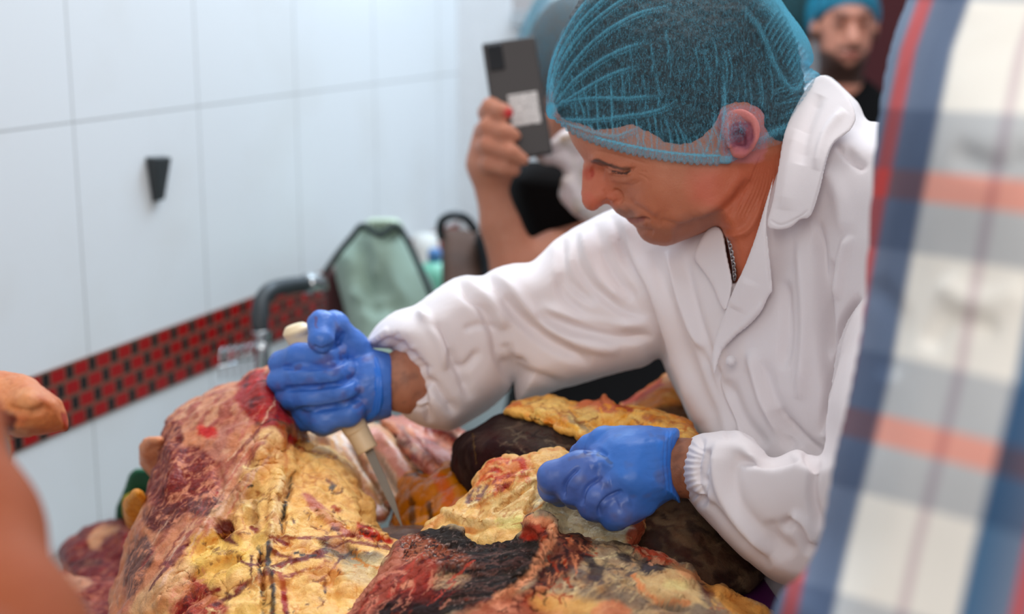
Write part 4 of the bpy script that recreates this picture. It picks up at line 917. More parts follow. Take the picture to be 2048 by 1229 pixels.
for k in range(90):                                      # seams and smears between the lobes of fat
    x = rs2.uniform(400, 780); y = rs2.uniform(900, 1229); a_ = rs2.uniform(0, 6.28); L = rs2.uniform(12, 50); m0 = fatm[np.argmin((f.px - x) ** 2 + (f.py - y) ** 2)]
    if m0 > .6: f.pline([(x, y), (x + L * .5 * math.cos(a_), y + L * .5 * math.sin(a_) * .6), (x + L * math.cos(a_ + .5), y + L * math.sin(a_ + .5) * .6)], rs2.uniform(1.5, 3), ((150, 70, 40), (96, 34, 28), (216, 140, 70), (250, 222, 160))[k % 4], rs2.uniform(.4, .85))
for k in range(26): x = rs2.uniform(400, 760); y = rs2.uniform(1030, 1229); f.pline([(x, y), (x + rs2.uniform(2, 7), y + rs2.uniform(-4, 3))], rs2.uniform(2, 3.6), (84, 26, 24), .8)
for x, y in ((500, 975), (604, 1110), (590, 1108), (625, 1112)): f.pline([(x - 4, y), (x + 4, y - 1)], 3.5, (28, 20, 22), .95)
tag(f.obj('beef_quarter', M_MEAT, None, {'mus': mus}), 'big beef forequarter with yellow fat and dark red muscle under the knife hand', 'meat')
def piece(name, label, outline, front, T, R, base, step=3, ragged=2.5, cell=None, paints=(), strokes=(), mat=None, mus=0.0, noise=(), seed=1, disp=.002, rs=.05, cat='meat', dsc=30, group=None, warp=7, scat=()):
    r = Relief(outline, front, T, R, ragged=ragged, rs=rs, seed=seed); f = r.form(step, .0035, 2); f.warp(warp, 55, seed)
    if cell: cells(f, cell[0], cell[1], seed + 3); smooth_n(f)
    f.disp(disp * fbm(f.V, dsc, seed, 4)); f.up()
    for s_ in strokes: f.stroke(*s_)
    f.up(); f.base(base); f.warp(warp * .7, 70, seed)
    for n_ in noise: f.pnoise(*n_)
    for p_ in paints:
        (f.pline if p_[0] == 'l' else f.ppoly)(*p_[1:])
    for s_ in scat: f.scatter(*s_, random.Random(seed))
    m_ = np.full(len(f.V), float(mus)); o = f.obj(name, mat or M_MEAT, None, {'mus': m_}); return tag(o, label, cat, group)
# ---- the charred shank piece in front
r = Relief([(600, 1360), (660, 1270), (694, 1226), (728, 1176), (762, 1128), (786, 1092), (800, 1078), (828, 1070), (850, 1064), (872, 1062), (896, 1058), (918, 1060), (936, 1068), (952, 1078), (990, 1076), (1030, 1072), (1040, 1060), (1030, 1050), (1034, 1038), (1056, 1029), (1080, 1030), (1098, 1042), (1112, 1056), (1140, 1062), (1176, 1070), (1220, 1080), (1262, 1092), (1278, 1100), (1300, 1108), (1334, 1116), (1354, 1128), (1380, 1134), (1392, 1152), (1404, 1164), (1424, 1172), (1444, 1172), (1466, 1190), (1500, 1206), (1534, 1218), (1560, 1236), (1620, 1320), (1640, 1400)],
           [(800, 1085, 1.12), (900, 1065, 1.12), (1000, 1080, 1.11), (1080, 1040, 1.105), (1200, 1085, 1.10), (1350, 1135, 1.085), (1550, 1240, 1.06), (900, 1150, 1.045), (1060, 1150, 1.03), (1200, 1160, 1.02), (1350, 1190, 1.03), (700, 1229, 1.04), (900, 1229, 1.0), (1100, 1229, .985), (1400, 1229, 1.01), (1000, 1360, .95)],
           .13, 34, ragged=2.5, rs=.07, seed=8)
f = r.form(2.3, .0035, 2); print('shank', len(f.V)); f.warp(6, 60, 4); f.disp(.0036 * fbm(f.V, 40, 5, 5)); f.up()
gran = f.mask([(806, 1076), (880, 1078), (930, 1110), (950, 1130), (880, 1134), (812, 1126)], 12); cells(f, 260, .0022, 3, gran); smooth_n(f)
redl = f.mask([(1268, 1096), (1340, 1108), (1352, 1128), (1300, 1122)], 6); cells(f, 150, .004, 4, redl); smooth_n(f)
for p, w, a in (([(1046, 1042), (1084, 1044), (1104, 1062), (1096, 1088), (1080, 1110), (1070, 1140), (1040, 1170), (1000, 1196)], 11, .0095), ([(1070, 1060), (1060, 1090), (1056, 1120)], 14, -.006), ([(1110, 1080), (1100, 1120), (1070, 1170)], 10, -.004),
                ([(860, 1100), (960, 1094), (1050, 1084)], 12, -.004), ([(840, 1136), (940, 1128), (1050, 1110)], 8, .003), ([(850, 1150), (950, 1150), (1040, 1140)], 10, -.003), ([(1272, 1152), (1290, 1180), (1340, 1204), (1380, 1206)], 6, .007), ([(1276, 1160), (1294, 1190), (1340, 1214), (1380, 1216)], 5, -.007),
                ([(1290, 1150), (1340, 1150), (1390, 1170)], 14, .004), ([(1420, 1176), (1470, 1200), (1540, 1230)], 10, .005), ([(1180, 1100), (1260, 1110), (1350, 1140)], 8, -.003), ([(720, 1200), (780, 1140), (800, 1090)], 10, .004), ([(1150, 1210), (1200, 1180), (1260, 1160)], 5, .003), ([(960, 1215), (1040, 1190), (1100, 1180)], 8, .004),
                ([(880, 1062), (905, 1060), (930, 1068)], 10, .004)): f.stroke(p, w, a)
f.up(); f.base((168, 146, 118)); f.warp(5.5, 110, 7)
f.mix(np.clip((f.py - 1225) / 25, 0, 1) * .9, (176, 96, 72)); f.pnoise(40, -.1, .6, (122, 106, 92), .7, 3, 4); f.pnoise(90, .1, .5, (200, 172, 128), .7, 5, 3)
f.ppoly([(640, 1300), (700, 1215), (770, 1120), (796, 1080), (830, 1070), (830, 1110), (860, 1140), (880, 1200), (860, 1300)], (158, 86, 72), .95, 12); f.pline([(690, 1240), (740, 1170), (800, 1110)], 12, (192, 126, 104), .7); f.pline([(712, 1229), (770, 1160), (820, 1128)], 4, (110, 50, 50), .7)
f.ppoly([(826, 1064), (900, 1052), (960, 1074), (1070, 1070), (1075, 1120), (1040, 1170), (990, 1200), (900, 1230), (740, 1260), (780, 1190), (830, 1170), (900, 1180), (880, 1140), (840, 1130), (860, 1100)], (22, 13, 13), .97, 10)
f.ppoly([(808, 1078), (850, 1074), (890, 1092), (930, 1112), (950, 1134), (880, 1132), (820, 1128)], (150, 84, 62), .9, 8); f.pnoise(320, .0, .3, (30, 18, 18), .95, 7, 2, gran); f.pnoise(480, .42, .7, (216, 190, 176), .6, 9, 2, gran)
f.ppoly([(826, 1130), (870, 1124), (880, 1160), (860, 1200), (800, 1190), (780, 1200), (760, 1180)], (150, 58, 50), .6, 24); f.ppoly([(866, 1150), (900, 1146), (940, 1160), (900, 1178), (866, 1176)], (196, 156, 120), .8, 10); f.pline([(804, 1174), (822, 1166)], 10, (224, 150, 120), .8); f.pline([(850, 1120), (866, 1140), (850, 1170)], 9, (160, 60, 52), .5)
for k in range(22): y = 1080 + k * 6; x = 880 + rs2.uniform(-20, 40); f.pline([(x, y + 14), (x + 90, y + 4), (x + 170 - k * 3, y - 6)], 1.6, (98, 70, 64) if k % 3 else (16, 12, 14), .5)
f.pnoise(520, .62, .8, (156, 132, 124), .5, 13, 2, f.mask([(860, 1070), (1060, 1080), (1040, 1160), (900, 1220)], 10)); f.pnoise(200, .45, .6, (120, 52, 40), .6, 14, 2, f.mask([(760, 1180), (900, 1180), (1020, 1180), (960, 1240), (740, 1240)], 10))
f.scatter([(1130, 1080), (1340, 1120), (1400, 1180), (1400, 1229), (1100, 1229)], 130, (14, 60), -.5, .5, (1.2, 2.6), ((212, 186, 146), (96, 82, 74), (190, 150, 110), (56, 46, 46), (226, 206, 160)), (.35, .8), rs2)
f.ppoly([(1084, 1060), (1120, 1060), (1180, 1072), (1180, 1110), (1150, 1140), (1110, 1170), (1060, 1210), (1040, 1200), (1080, 1150), (1100, 1100)], (98, 42, 32), .92, 14); f.pnoise(110, .0, .35, (30, 20, 20), .85, 19, 3, f.mask([(1100, 1060), (1180, 1070), (1130, 1150), (1060, 1200), (1090, 1120)])); f.pnoise(90, .2, .5, (200, 124, 90), .8, 20, 3, f.mask([(1090, 1070), (1160, 1080), (1120, 1180), (1050, 1210)]))
f.pline([(1046, 1040), (1084, 1042), (1106, 1062), (1098, 1088), (1080, 1112), (1070, 1140), (1040, 1170), (992, 1198)], 13, (228, 158, 120), .95, .4); f.pline([(1034, 1052), (1038, 1036), (1058, 1029)], 4, (50, 16, 18), .8); f.ppoly([(1050, 1050), (1084, 1048), (1090, 1072), (1060, 1084), (1040, 1074)], (166, 56, 44), .85, 6); f.pline([(1090, 1074), (1082, 1096)], 5, (150, 52, 42), .6)
f.scatter([(840, 1130), (1060, 1090), (1040, 1160), (900, 1220)], 50, (40, 110), -.12, .15, (1.0, 2.0), ((84, 54, 48), (14, 9, 9), (110, 76, 66), (40, 22, 20)), (.3, .7), rs2)
f.ppoly([(900, 1240), (1000, 1196), (1080, 1190), (1130, 1229), (1100, 1260), (900, 1270)], (172, 90, 72), .85, 18); f.pnoise(70, .1, .5, (232, 158, 126), .8, 23, 3, f.mask([(960, 1210), (1120, 1190), (1180, 1240), (940, 1240)]))
f.ppoly([(1060, 1196), (1120, 1192), (1180, 1200), (1200, 1216), (1150, 1236), (1080, 1222)], (230, 176, 106), .75, 20); f.ppoly([(1180, 1222), (1220, 1200), (1262, 1229), (1200, 1250)], (222, 140, 104), .7, 8)
for pl in ([(1162, 1108), (1180, 1112), (1196, 1128), (1216, 1122), (1206, 1140), (1200, 1160), (1184, 1158), (1176, 1136)], [(1230, 1106), (1262, 1112), (1270, 1128), (1244, 1122)], [(1290, 1122), (1330, 1128), (1326, 1140), (1290, 1148), (1280, 1136)], [(1404, 1170), (1424, 1180), (1416, 1190)]): f.ppoly(pl, (54, 48, 52), .9, 7)
f.pnoise(70, .15, .5, (80, 74, 80), .7, 27, 4, f.mask([(1150, 1100), (1340, 1120), (1360, 1150), (1260, 1170), (1170, 1170)], 14)); f.pline([(1134, 1064), (1200, 1076), (1262, 1092), (1310, 1112)], 5, (44, 32, 34), .8)
for k in range(16): x = 1170 + k * 13; f.pline([(x, 1200 - rs2.uniform(0, 20)), (x + 30, 1170 - rs2.uniform(0, 20)), (x + 70, 1140)], 1.6, (214, 186, 140), .5)
f.ppoly([(1268, 1148), (1300, 1150), (1350, 1136), (1390, 1160), (1400, 1200), (1380, 1212), (1320, 1208), (1284, 1184)], (220, 186, 136), .85, 9); f.pline([(1270, 1152), (1288, 1182), (1326, 1204), (1376, 1208)], 6, (224, 150, 106), .85); f.ppoly([(1330, 1160), (1370, 1158), (1376, 1180), (1340, 1182)], (232, 214, 150), .7, 8)
f.scatter([(1084, 1060), (1180, 1075), (1120, 1200), (1000, 1229), (1080, 1130)], 90, (6, 24), 1.2, 1.5, (1.5, 4), ((40, 16, 16), (150, 60, 40), (214, 140, 104), (70, 24, 20)), (.5, .9), rs2)
f.scatter([(700, 1229), (790, 1120), (860, 1120), (900, 1180), (880, 1229)], 60, (20, 70), -.75, .25, (1.5, 3), ((214, 140, 116), (96, 28, 28), (186, 80, 68), (60, 18, 20)), (.4, .8), rs2)
f.scatter([(1400, 1175), (1500, 1200), (1560, 1235), (1420, 1229)], 30, (10, 30), .5, .6, (2, 5), ((240, 190, 120), (200, 100, 60), (120, 90, 80)), (.4, .8), rs2)
f.ppoly([(1266, 1094), (1340, 1106), (1356, 1130), (1300, 1122)], (210, 96, 74), .9, 5); f.pnoise(160, .2, .5, (236, 176, 140), .8, 29, 2, redl); f.ppoly([(1350, 1128), (1400, 1150), (1420, 1176), (1386, 1160), (1350, 1140)], (222, 160, 116), .9, 6)
f.ppoly([(1410, 1168), (1450, 1170), (1500, 1200), (1560, 1232), (1560, 1250), (1480, 1236), (1430, 1196)], (228, 164, 94), .9, 9); f.ppoly([(1400, 1172), (1430, 1184), (1426, 1198), (1406, 1190)], (96, 40, 38), .7, 6)
tag(f.obj('beef_shank', M_DRY, None, {'mus': np.zeros(len(f.V))}), 'dark dried beef shank piece with blackened crust and grey membrane, nearest the lens', 'meat')
# ---- the piece the gloved hand lifts
piece('beef_flap', 'loose beef flap of yellow fat and pale membrane gripped by the gloved left hand', [(856, 1056), (868, 1044), (884, 1030), (886, 1020), (904, 1012), (926, 996), (944, 972), (958, 944), (974, 924), (1000, 914), (1046, 912), (1094, 902), (1140, 906), (1190, 930), (1260, 990), (1290, 1040), (1284, 1070), (1264, 1098), (1240, 1110), (1140, 1110), (1000, 1110), (900, 1100), (850, 1080)],
      [(870, 1050, 1.19), (960, 950, 1.22), (1080, 910, 1.205), (1050, 1000, 1.155), (1090, 1000, 1.158), (1180, 1050, 1.15), (1200, 960, 1.19), (1270, 1060, 1.155), (950, 1050, 1.165)], .05, 22, (242, 196, 126), 2.4, 2.5, (75, .0045),
      [('p', [(1082, 960), (1110, 1000), (1200, 1030), (1290, 1050), (1262, 1110), (1100, 1110), (1060, 1080), (1050, 1040)], (186, 170, 136), .95, 8), ('p', [(980, 920), (1040, 915), (1060, 940), (1030, 965), (980, 975), (955, 960)], (226, 130, 84), .8, 12),
       ('l', [(1040, 922), (1046, 944)], 10, (190, 40, 32), .8), ('l', [(984, 960), (1020, 950)], 8, (190, 60, 44), .7), ('l', [(1000, 930), (990, 944)], 6, (170, 50, 40), .7), ('l', [(1050, 950), (1060, 966)], 5, (200, 50, 44), .7), ('p', [(930, 1000), (950, 978), (980, 972), (960, 1000), (940, 1016)], (112, 76, 88), .85, 6), ('l', [(960, 1006), (1010, 974)], 5, (176, 80, 60), .6),
       ('p', [(980, 1010), (1040, 970), (1080, 950), (1070, 1000), (1040, 1030), (1000, 1040)], (240, 212, 152), .8, 8), ('l', [(980, 1024), (1030, 990), (1070, 964)], 2.5, (170, 120, 60), .7), ('l', [(884, 1022), (920, 1040), (980, 1050), (1020, 1040)], 10, (238, 210, 150), .8), ('p', [(990, 1040), (1040, 1032), (1050, 1056), (1000, 1060)], (232, 222, 140), .7, 8),
       ('p', [(1266, 1050), (1292, 1040), (1286, 1076), (1262, 1100), (1250, 1080)], (170, 70, 50), .85, 6)],
      [([(1082, 950), (1066, 1000), (1050, 1030)], 5, -.007), ([(1100, 985), (1082, 1010), (1070, 1040)], 10, .004), ([(985, 1024), (1030, 992), (1074, 960)], 4, -.006), ([(960, 1010), (1010, 975), (1060, 945)], 7, .005), ([(890, 1024), (930, 1042), (990, 1046)], 9, .006), ([(930, 1010), (960, 980), (980, 960)], 6, -.004)],
      M_MEAT, 0, [(60, .1, .6, (220, 140, 78), .7, 61), (150, .2, .6, (246, 214, 150), .6, 62)], 12, .003, scat=(([(960, 930), (1060, 916), (1060, 960), (940, 1010)], 60, (8, 34), -.6, .7, (1.5, 4), ((206, 60, 44), (236, 150, 96), (150, 60, 60), (244, 206, 140)), (.4, .8)), ([(890, 1030), (1080, 960), (1060, 1040), (900, 1060)], 50, (12, 46), -.5, .4, (1.2, 2.6), ((190, 120, 62), (250, 226, 170), (222, 168, 100)), (.4, .8)), ([(1100, 990), (1260, 1060), (1180, 1090), (1060, 1070)], 40, (20, 60), .35, .3, (1.5, 4), ((150, 134, 104), (210, 196, 160), (190, 160, 110)), (.3, .6))))
# ---- the dark piece and its cap of fat
piece('beef_muscle', 'rounded almost black beef muscle behind the gloved left hand', [(902, 912), (906, 888), (926, 866), (960, 848), (1000, 828), (1060, 824), (1140, 840), (1240, 870), (1300, 900), (1220, 980), (1050, 1000), (960, 1000), (934, 992), (916, 966), (904, 940)],
      [(905, 920, 1.33), (960, 900, 1.285), (1100, 900, 1.25), (1050, 830, 1.32), (960, 990, 1.29), (1250, 950, 1.25)], .12, 50, (36, 18, 17), 3, 1, None,
      [('p', [(1000, 850), (1060, 840), (1140, 856), (1180, 880), (1100, 900), (1010, 880)], (78, 66, 56), .6, 26), ('l', [(948, 870), (950, 930)], 2, (110, 84, 48), .6), ('l', [(985, 920), (960, 990)], 2, (120, 92, 56), .5)], [([(1000, 870), (1080, 880), (1150, 890)], 14, -.002)],
      M_DRY, 0, [(45, .2, .7, (70, 52, 44), .6, 71), (20, .2, .8, (60, 18, 20), .5, 72)], 22, .0016, scat=(([(990, 850), (1180, 860), (1200, 900), (1000, 930)], 70, (10, 50), .2, .7, (1.2, 3.2), ((112, 98, 82), (30, 18, 18), (84, 60, 50), (60, 24, 24)), (.3, .7)),))
piece('beef_fat_cap', 'thick yellow fat cap with a red edge lying over the dark beef muscle', [(1012, 828), (1018, 810), (1040, 802), (1080, 798), (1116, 797), (1150, 808), (1180, 803), (1200, 797), (1207, 789), (1216, 800), (1238, 812), (1266, 814), (1300, 818), (1340, 834), (1378, 850), (1400, 880), (1380, 905), (1280, 892), (1200, 905), (1176, 888), (1150, 872), (1120, 862), (1080, 848), (1050, 836)],
      [(1020, 820, 1.33), (1100, 800, 1.34), (1100, 850, 1.27), (1200, 800, 1.33), (1200, 880, 1.235), (1300, 820, 1.30), (1380, 870, 1.245)], .06, 22, (240, 186, 106), 2.4, 2.5, (60, .006),
      [('p', [(1150, 806), (1206, 786), (1240, 812), (1230, 824), (1180, 824)], (206, 110, 84), .85, 8), ('l', [(1236, 812), (1262, 822)], 9, (160, 30, 30), .85), ('l', [(1140, 836), (1160, 850), (1180, 862)], 11, (124, 110, 84), .7), ('l', [(1012, 812), (1040, 808)], 6, (190, 84, 60), .7), ('l', [(1290, 832), (1306, 842)], 8, (170, 80, 66), .7), ('p', [(1060, 800), (1130, 800), (1120, 822), (1060, 822)], (240, 206, 130), .6, 12), ('p', [(1130, 816), (1190, 816), (1190, 840), (1140, 838)], (232, 200, 124), .7, 10)],
      [([(1040, 826), (1090, 836), (1150, 860)], 7, -.005), ([(1150, 840), (1200, 848), (1230, 840)], 6, -.005), ([(1210, 862), (1260, 850), (1330, 850)], 6, -.004)], M_MEAT, 0, [(60, .2, .6, (222, 128, 50), .8, 81), (30, .3, .8, (204, 90, 56), .5, 82)], 15, .003, scat=(([(1020, 810), (1200, 800), (1380, 850), (1380, 890), (1180, 860), (1040, 830)], 90, (8, 36), .3, .8, (1.5, 4.5), ((250, 214, 130), (206, 110, 50), (150, 74, 44), (246, 178, 76)), (.35, .8)),))
piece('beef_end_cut', 'orange fat and red beef end piece beside the white coat front', [(1236, 812), (1256, 800), (1284, 782), (1310, 764), (1340, 750), (1400, 756), (1440, 820), (1430, 870), (1340, 860), (1290, 840)], [(1250, 808, 1.46), (1330, 770, 1.47), (1400, 850, 1.42), (1300, 830, 1.42)], .10, 26, (222, 146, 82), 3.5, 2.5, (50, .004),
      [('l', [(1250, 804), (1290, 786), (1320, 766)], 9, (190, 50, 40), .8), ('p', [(1300, 822), (1380, 810), (1420, 850), (1320, 850)], (92, 70, 52), .9, 12)], (), M_MEAT, 0, [(50, .2, .6, (236, 184, 110), .7, 91)], 16)
piece('beef_brisket', 'brown leathery beef piece under the white sleeve at the right', [(1200, 1060), (1260, 1010), (1330, 985), (1420, 1010), (1480, 1080), (1530, 1120), (1520, 1170), (1440, 1200), (1300, 1180), (1220, 1120)], [(1220, 1060, 1.22), (1330, 1020, 1.215), (1400, 1080, 1.17), (1500, 1140, 1.175), (1300, 1150, 1.15)], .12, 40, (86, 66, 52), 3.4, 2, None,
      [('l', [(1270, 1040), (1350, 1030)], 12, (44, 30, 26), .8), ('l', [(1390, 1070), (1420, 1120)], 14, (60, 30, 26), .6), ('l', [(1440, 1160), (1500, 1140)], 14, (40, 22, 18), .8)], [([(1280, 1030), (1360, 1020)], 10, -.004), ([(1400, 1080), (1440, 1100)], 14, -.003)], M_DRY, 0, [(36, .0, .6, (104, 84, 64), .7, 101), (30, .1, .6, (44, 26, 22), .8, 104)], 18, scat=(([(1260, 1020), (1420, 1020), (1520, 1150), (1300, 1170)], 60, (20, 60), .4, .8, (3, 9), ((60, 26, 22), (130, 106, 82), (36, 22, 20), (96, 76, 58)), (.25, .6)),))
# ---- ribs behind the knife
piece('beef_rib_rack', 'pale shiny rack of beef ribs lying behind the knife blade', [(590, 880), (620, 858), (690, 845), (760, 850), (800, 880), (830, 930), (842, 960), (826, 1000), (812, 1030), (790, 1010), (772, 1044), (740, 1044), (700, 980), (640, 920)], [(620, 870, 1.52), (760, 860, 1.53), (830, 960, 1.46), (760, 1030, 1.41), (680, 940, 1.46)], .07, 20, (218, 178, 142), 3.2, 2, None,
      [('l', [(630, 870), (690, 920), (752, 1010)], 24, (226, 184, 134), .9), ('l', [(702, 900), (740, 950), (780, 1020)], 11, (110, 84, 62), .85), ('l', [(724, 880), (764, 930), (806, 1000)], 12, (150, 136, 124), .8), ('l', [(750, 870), (790, 920), (826, 970)], 20, (214, 150, 140), .85), ('l', [(800, 940), (836, 960)], 9, (206, 140, 130), .8), ('l', [(716, 980), (740, 1000), (758, 1022)], 12, (240, 222, 222), .8), ('l', [(748, 1036), (776, 1038)], 9, (160, 70, 60), .8), ('l', [(606, 872), (650, 880)], 9, (96, 84, 76), .6)],
      [([(630, 870), (690, 920), (752, 1010)], 18, .012), ([(704, 900), (740, 950), (784, 1020)], 10, -.012), ([(750, 870), (790, 920), (826, 970)], 18, .012), ([(736, 890), (776, 950), (800, 990)], 6, -.006)], M_MEAT_WET, 0, (), 23, .002, scat=(([(600, 870), (780, 860), (830, 960), (770, 1040)], 70, (20, 80), .95, .15, (2, 5), ((244, 214, 178), (150, 110, 90), (214, 150, 120), (236, 226, 222)), (.35, .7)),))
piece('beef_rib_rack', 'reddish rack of beef ribs between the white cuff and the black muscle', [(760, 836), (840, 838), (900, 850), (940, 866), (950, 900), (940, 950), (900, 950), (862, 958), (846, 944), (820, 930), (790, 880)], [(790, 850, 1.53), (900, 860, 1.52), (900, 940, 1.44), (840, 930, 1.45)], .07, 20, (198, 128, 112), 3.2, 3, None,
      [('l', [(850, 850), (900, 880), (940, 900)], 14, (120, 30, 30), .85), ('l', [(800, 870), (850, 920), (880, 946)], 14, (216, 160, 150), .8), ('l', [(790, 876), (830, 906)], 7, (80, 60, 56), .8), ('l', [(812, 895), (830, 905)], 7, (240, 226, 222), .8), ('l', [(810, 925), (838, 938)], 8, (236, 224, 222), .7), ('l', [(815, 914), (828, 918)], 7, (70, 20, 20), .8), ('l', [(770, 850), (820, 866)], 14, (216, 150, 110), .7), ('l', [(880, 930), (930, 940)], 14, (206, 130, 100), .6)],
      [([(850, 855), (900, 885), (940, 905)], 10, -.008), ([(800, 870), (850, 920), (880, 946)], 14, .01), ([(870, 850), (920, 866)], 12, .006)], M_MEAT_WET, 0, [(30, .1, .7, (170, 70, 60), .6, 111)], 24, .003, scat=(([(780, 840), (940, 870), (930, 950), (830, 930)], 50, (16, 60), .7, .3, (2, 5), ((240, 200, 180), (130, 40, 40), (90, 60, 56), (220, 150, 120)), (.35, .75)),))
piece('beef_kidney_fat', 'glossy amber and orange meat piece beside the knife tip', [(786, 1060), (792, 1010), (802, 966), (824, 944), (850, 950), (876, 934), (906, 926), (932, 960), (960, 1000), (950, 1060), (860, 1076)], [(800, 1040, 1.38), (830, 960, 1.40), (920, 960, 1.36), (900, 1040, 1.30)], .09, 24, (196, 116, 34), 3.2, 2, (50, .006),
      [('l', [(826, 1000), (824, 1050)], 8, (70, 36, 18), .85), ('l', [(858, 1010), (860, 1050)], 8, (50, 24, 14), .85), ('l', [(880, 960), (900, 1000)], 18, (206, 90, 26), .8), ('l', [(812, 950), (834, 950)], 7, (70, 30, 18), .8), ('p', [(804, 1000), (816, 970), (826, 1000), (812, 1050)], (150, 84, 24), .6, 10)], (), M_MEAT_WET, 0, [(30, .1, .6, (226, 150, 60), .6, 121)], 25, .002)
# dark trimmings lying under the flap and the knife tip
piece('beef_trimming', 'thin dark strip of beef lying flat beneath the knife tip', [(740, 1070), (780, 1056), (850, 1050), (920, 1046), (930, 1080), (860, 1110), (770, 1100)], [(760, 1080, 1.26), (850, 1056, 1.30), (900, 1090, 1.22)], .05, 14, (104, 78, 62), 3.4, 2, None, (), (), M_MEAT_WET, 0, [(40, .1, .6, (60, 30, 30), .7, 131)], 26)
# ---- the heap at far left
piece('beef_chunk', 'dark red beef chunk with a pale fat seam at the foot of the tiled wall', [(120, 1110), (140, 1080), (176, 1058), (214, 1046), (262, 1050), (290, 1100), (280, 1160), (200, 1180), (140, 1160)], [(140, 1110, 1.68), (250, 1060, 1.66), (240, 1150, 1.55), (150, 1150, 1.58)], .14, 26, (104, 30, 34), 4, 3, (30, .006),
      [('p', [(180, 1068), (214, 1050), (240, 1056), (210, 1078), (196, 1100), (180, 1096)], (214, 160, 122), .85, 8), ('l', [(140, 1130), (200, 1124)], 6, (60, 14, 18), .8)], (), M_MEAT, .3, [(30, .2, .6, (150, 50, 50), .7, 141)], 31)
piece('beef_chunk', 'marbled red and cream beef chunk at the lower left behind the blurred arm', [(84, 1190), (104, 1160), (150, 1140), (210, 1150), (262, 1160), (270, 1260), (220, 1300), (100, 1300)], [(100, 1180, 1.55), (230, 1160, 1.52), (160, 1260, 1.38), (250, 1260, 1.38)], .16, 26, (128, 40, 42), 4, 3, (30, .006),
      [('p', [(110, 1160), (160, 1150), (186, 1166), (150, 1184), (112, 1180)], (206, 156, 128), .85, 8), ('p', [(120, 1200), (160, 1196), (180, 1229), (120, 1240)], (110, 84, 84), .7, 10)], (), M_MEAT, .5, [(24, .1, .5, (190, 110, 96), .7, 151)], 32)
piece('fat_trimming', 'small peach coloured fat lump poking out left of the forequarter', [(276, 920), (286, 884), (306, 872), (330, 880), (340, 930), (320, 966), (296, 950)], [(290, 920, 1.43), (330, 920, 1.42)], .06, 16, (226, 156, 118), 3.4, 2, None, (), (), M_MEAT, 0, (), 33)
piece('fat_trimming', 'orange fat lump low at the left edge of the forequarter', [(246, 1010), (256, 992), (276, 980), (296, 1000), (290, 1050), (268, 1060), (250, 1046)], [(256, 1020, 1.37), (290, 1020, 1.36)], .06, 14, (224, 152, 72), 3.4, 1.5, None, (), (), M_MEAT, 0, (), 34)
piece('hanging_cut', 'orange fatty beef cut poking in at the left edge before the mosaic band', [(-90, 740), (-30, 742), (10, 744), (52, 752), (88, 776), (118, 802), (130, 828), (136, 858), (120, 862), (84, 868), (40, 872), (10, 866), (-20, 880), (-90, 870)], [(0, 760, 1.0), (120, 850, .98), (0, 860, .96), (50, 800, .95), (-80, 800, .95)], .07, 24, (222, 140, 94), 3.2, 1.5, None,
      [('p', [(-20, 830), (16, 820), (36, 840), (20, 866), (-20, 880)], (90, 34, 34), .9, 8), ('l', [(128, 830), (134, 860)], 8, (170, 40, 30), .8), ('p', [(0, 760), (60, 780), (90, 820), (30, 830), (0, 800)], (232, 166, 118), .6, 14), ('l', [(60, 866), (120, 864)], 6, (190, 90, 50), .6)],
      [([(10, 815), (60, 826), (96, 812)], 7, -.004)], M_MEAT, 0, [(40, .2, .6, (206, 110, 76), .6, 161)], 35)
# ================================================================ things along the wall and people behind
def rel(name, outline, front, T, R, mat, parent=None, step=4, strokes=(), col=None, dstep=.004, disp=0, dsc=20, paints=(), smooth=2, pts_smooth=5):
    r = Relief(outline, front, T, R, pts_smooth); f = r.form(step, dstep, smooth)
    if disp: f.disp(disp * fbm(f.V, dsc, 3, 3)); f.up()
    for s_ in strokes: f.stroke(*s_)
    f.up()
    if col:
        f.base(col); f.warp(2, 40)
        for p_ in paints: (f.pline if p_[0] == 'l' else f.ppoly)(*p_[1:])
    o = f.obj(name, mat)
    return attach(o, parent) if parent is not None else o
M_GREEN = cloth_mat('sage_green_canvas', (146, 168, 154)); M_DKGREEN = cloth_mat('dark_green_strap', (52, 64, 62)); M_MAROON = cloth_mat('maroon_cloth', (64, 20, 20)); M_BROWN = simple('brown_leather', (74, 46, 30), 0.8, .2, 12)
M_CHROME = simple('chrome', (206, 212, 216), 0.15, Metallic=1.0); M_BLKHOSE = simple('black_rubber', (44, 50, 54), 0.5); M_MINT = simple('mint_plastic', (128, 204, 178), 0.35); M_WPLAST = simple('white_plastic', (226, 226, 222), 0.4); M_BLUE = simple('blue_label', (82, 132, 190), 0.5)
bag = empty('tote_bag', W(780, 680, 2.3), 'sage green cloth tote bag standing against the tiled wall', 'bag')
rel('bag_body', [(668, 520), (690, 486), (716, 462), (740, 452), (790, 450), (812, 470), (838, 520), (866, 572), (890, 640), (900, 760), (740, 780), (716, 720), (690, 620)], [(680, 540, 2.40), (780, 480, 2.38), (860, 600, 2.34), (740, 700, 2.30)], .14, 46, M_GREEN, bag, 4,
    [([(720, 480), (730, 560), (760, 650)], 14, -.012), ([(770, 480), (790, 560), (830, 640)], 16, .012), ([(700, 540), (780, 600), (860, 640)], 18, -.008), ([(720, 620), (800, 660), (880, 690)], 18, .010), ([(745, 470), (760, 520), (750, 560)], 12, .010), ([(700, 580), (740, 600), (800, 600)], 12, .009)])
rel('bag_rim', [(718, 462), (736, 440), (770, 436), (800, 442), (808, 462), (790, 474), (750, 470)], [(730, 450, 2.39), (800, 460, 2.38)], .10, 16, cloth_mat('pale_green_lining', (188, 206, 184)), bag, 4)
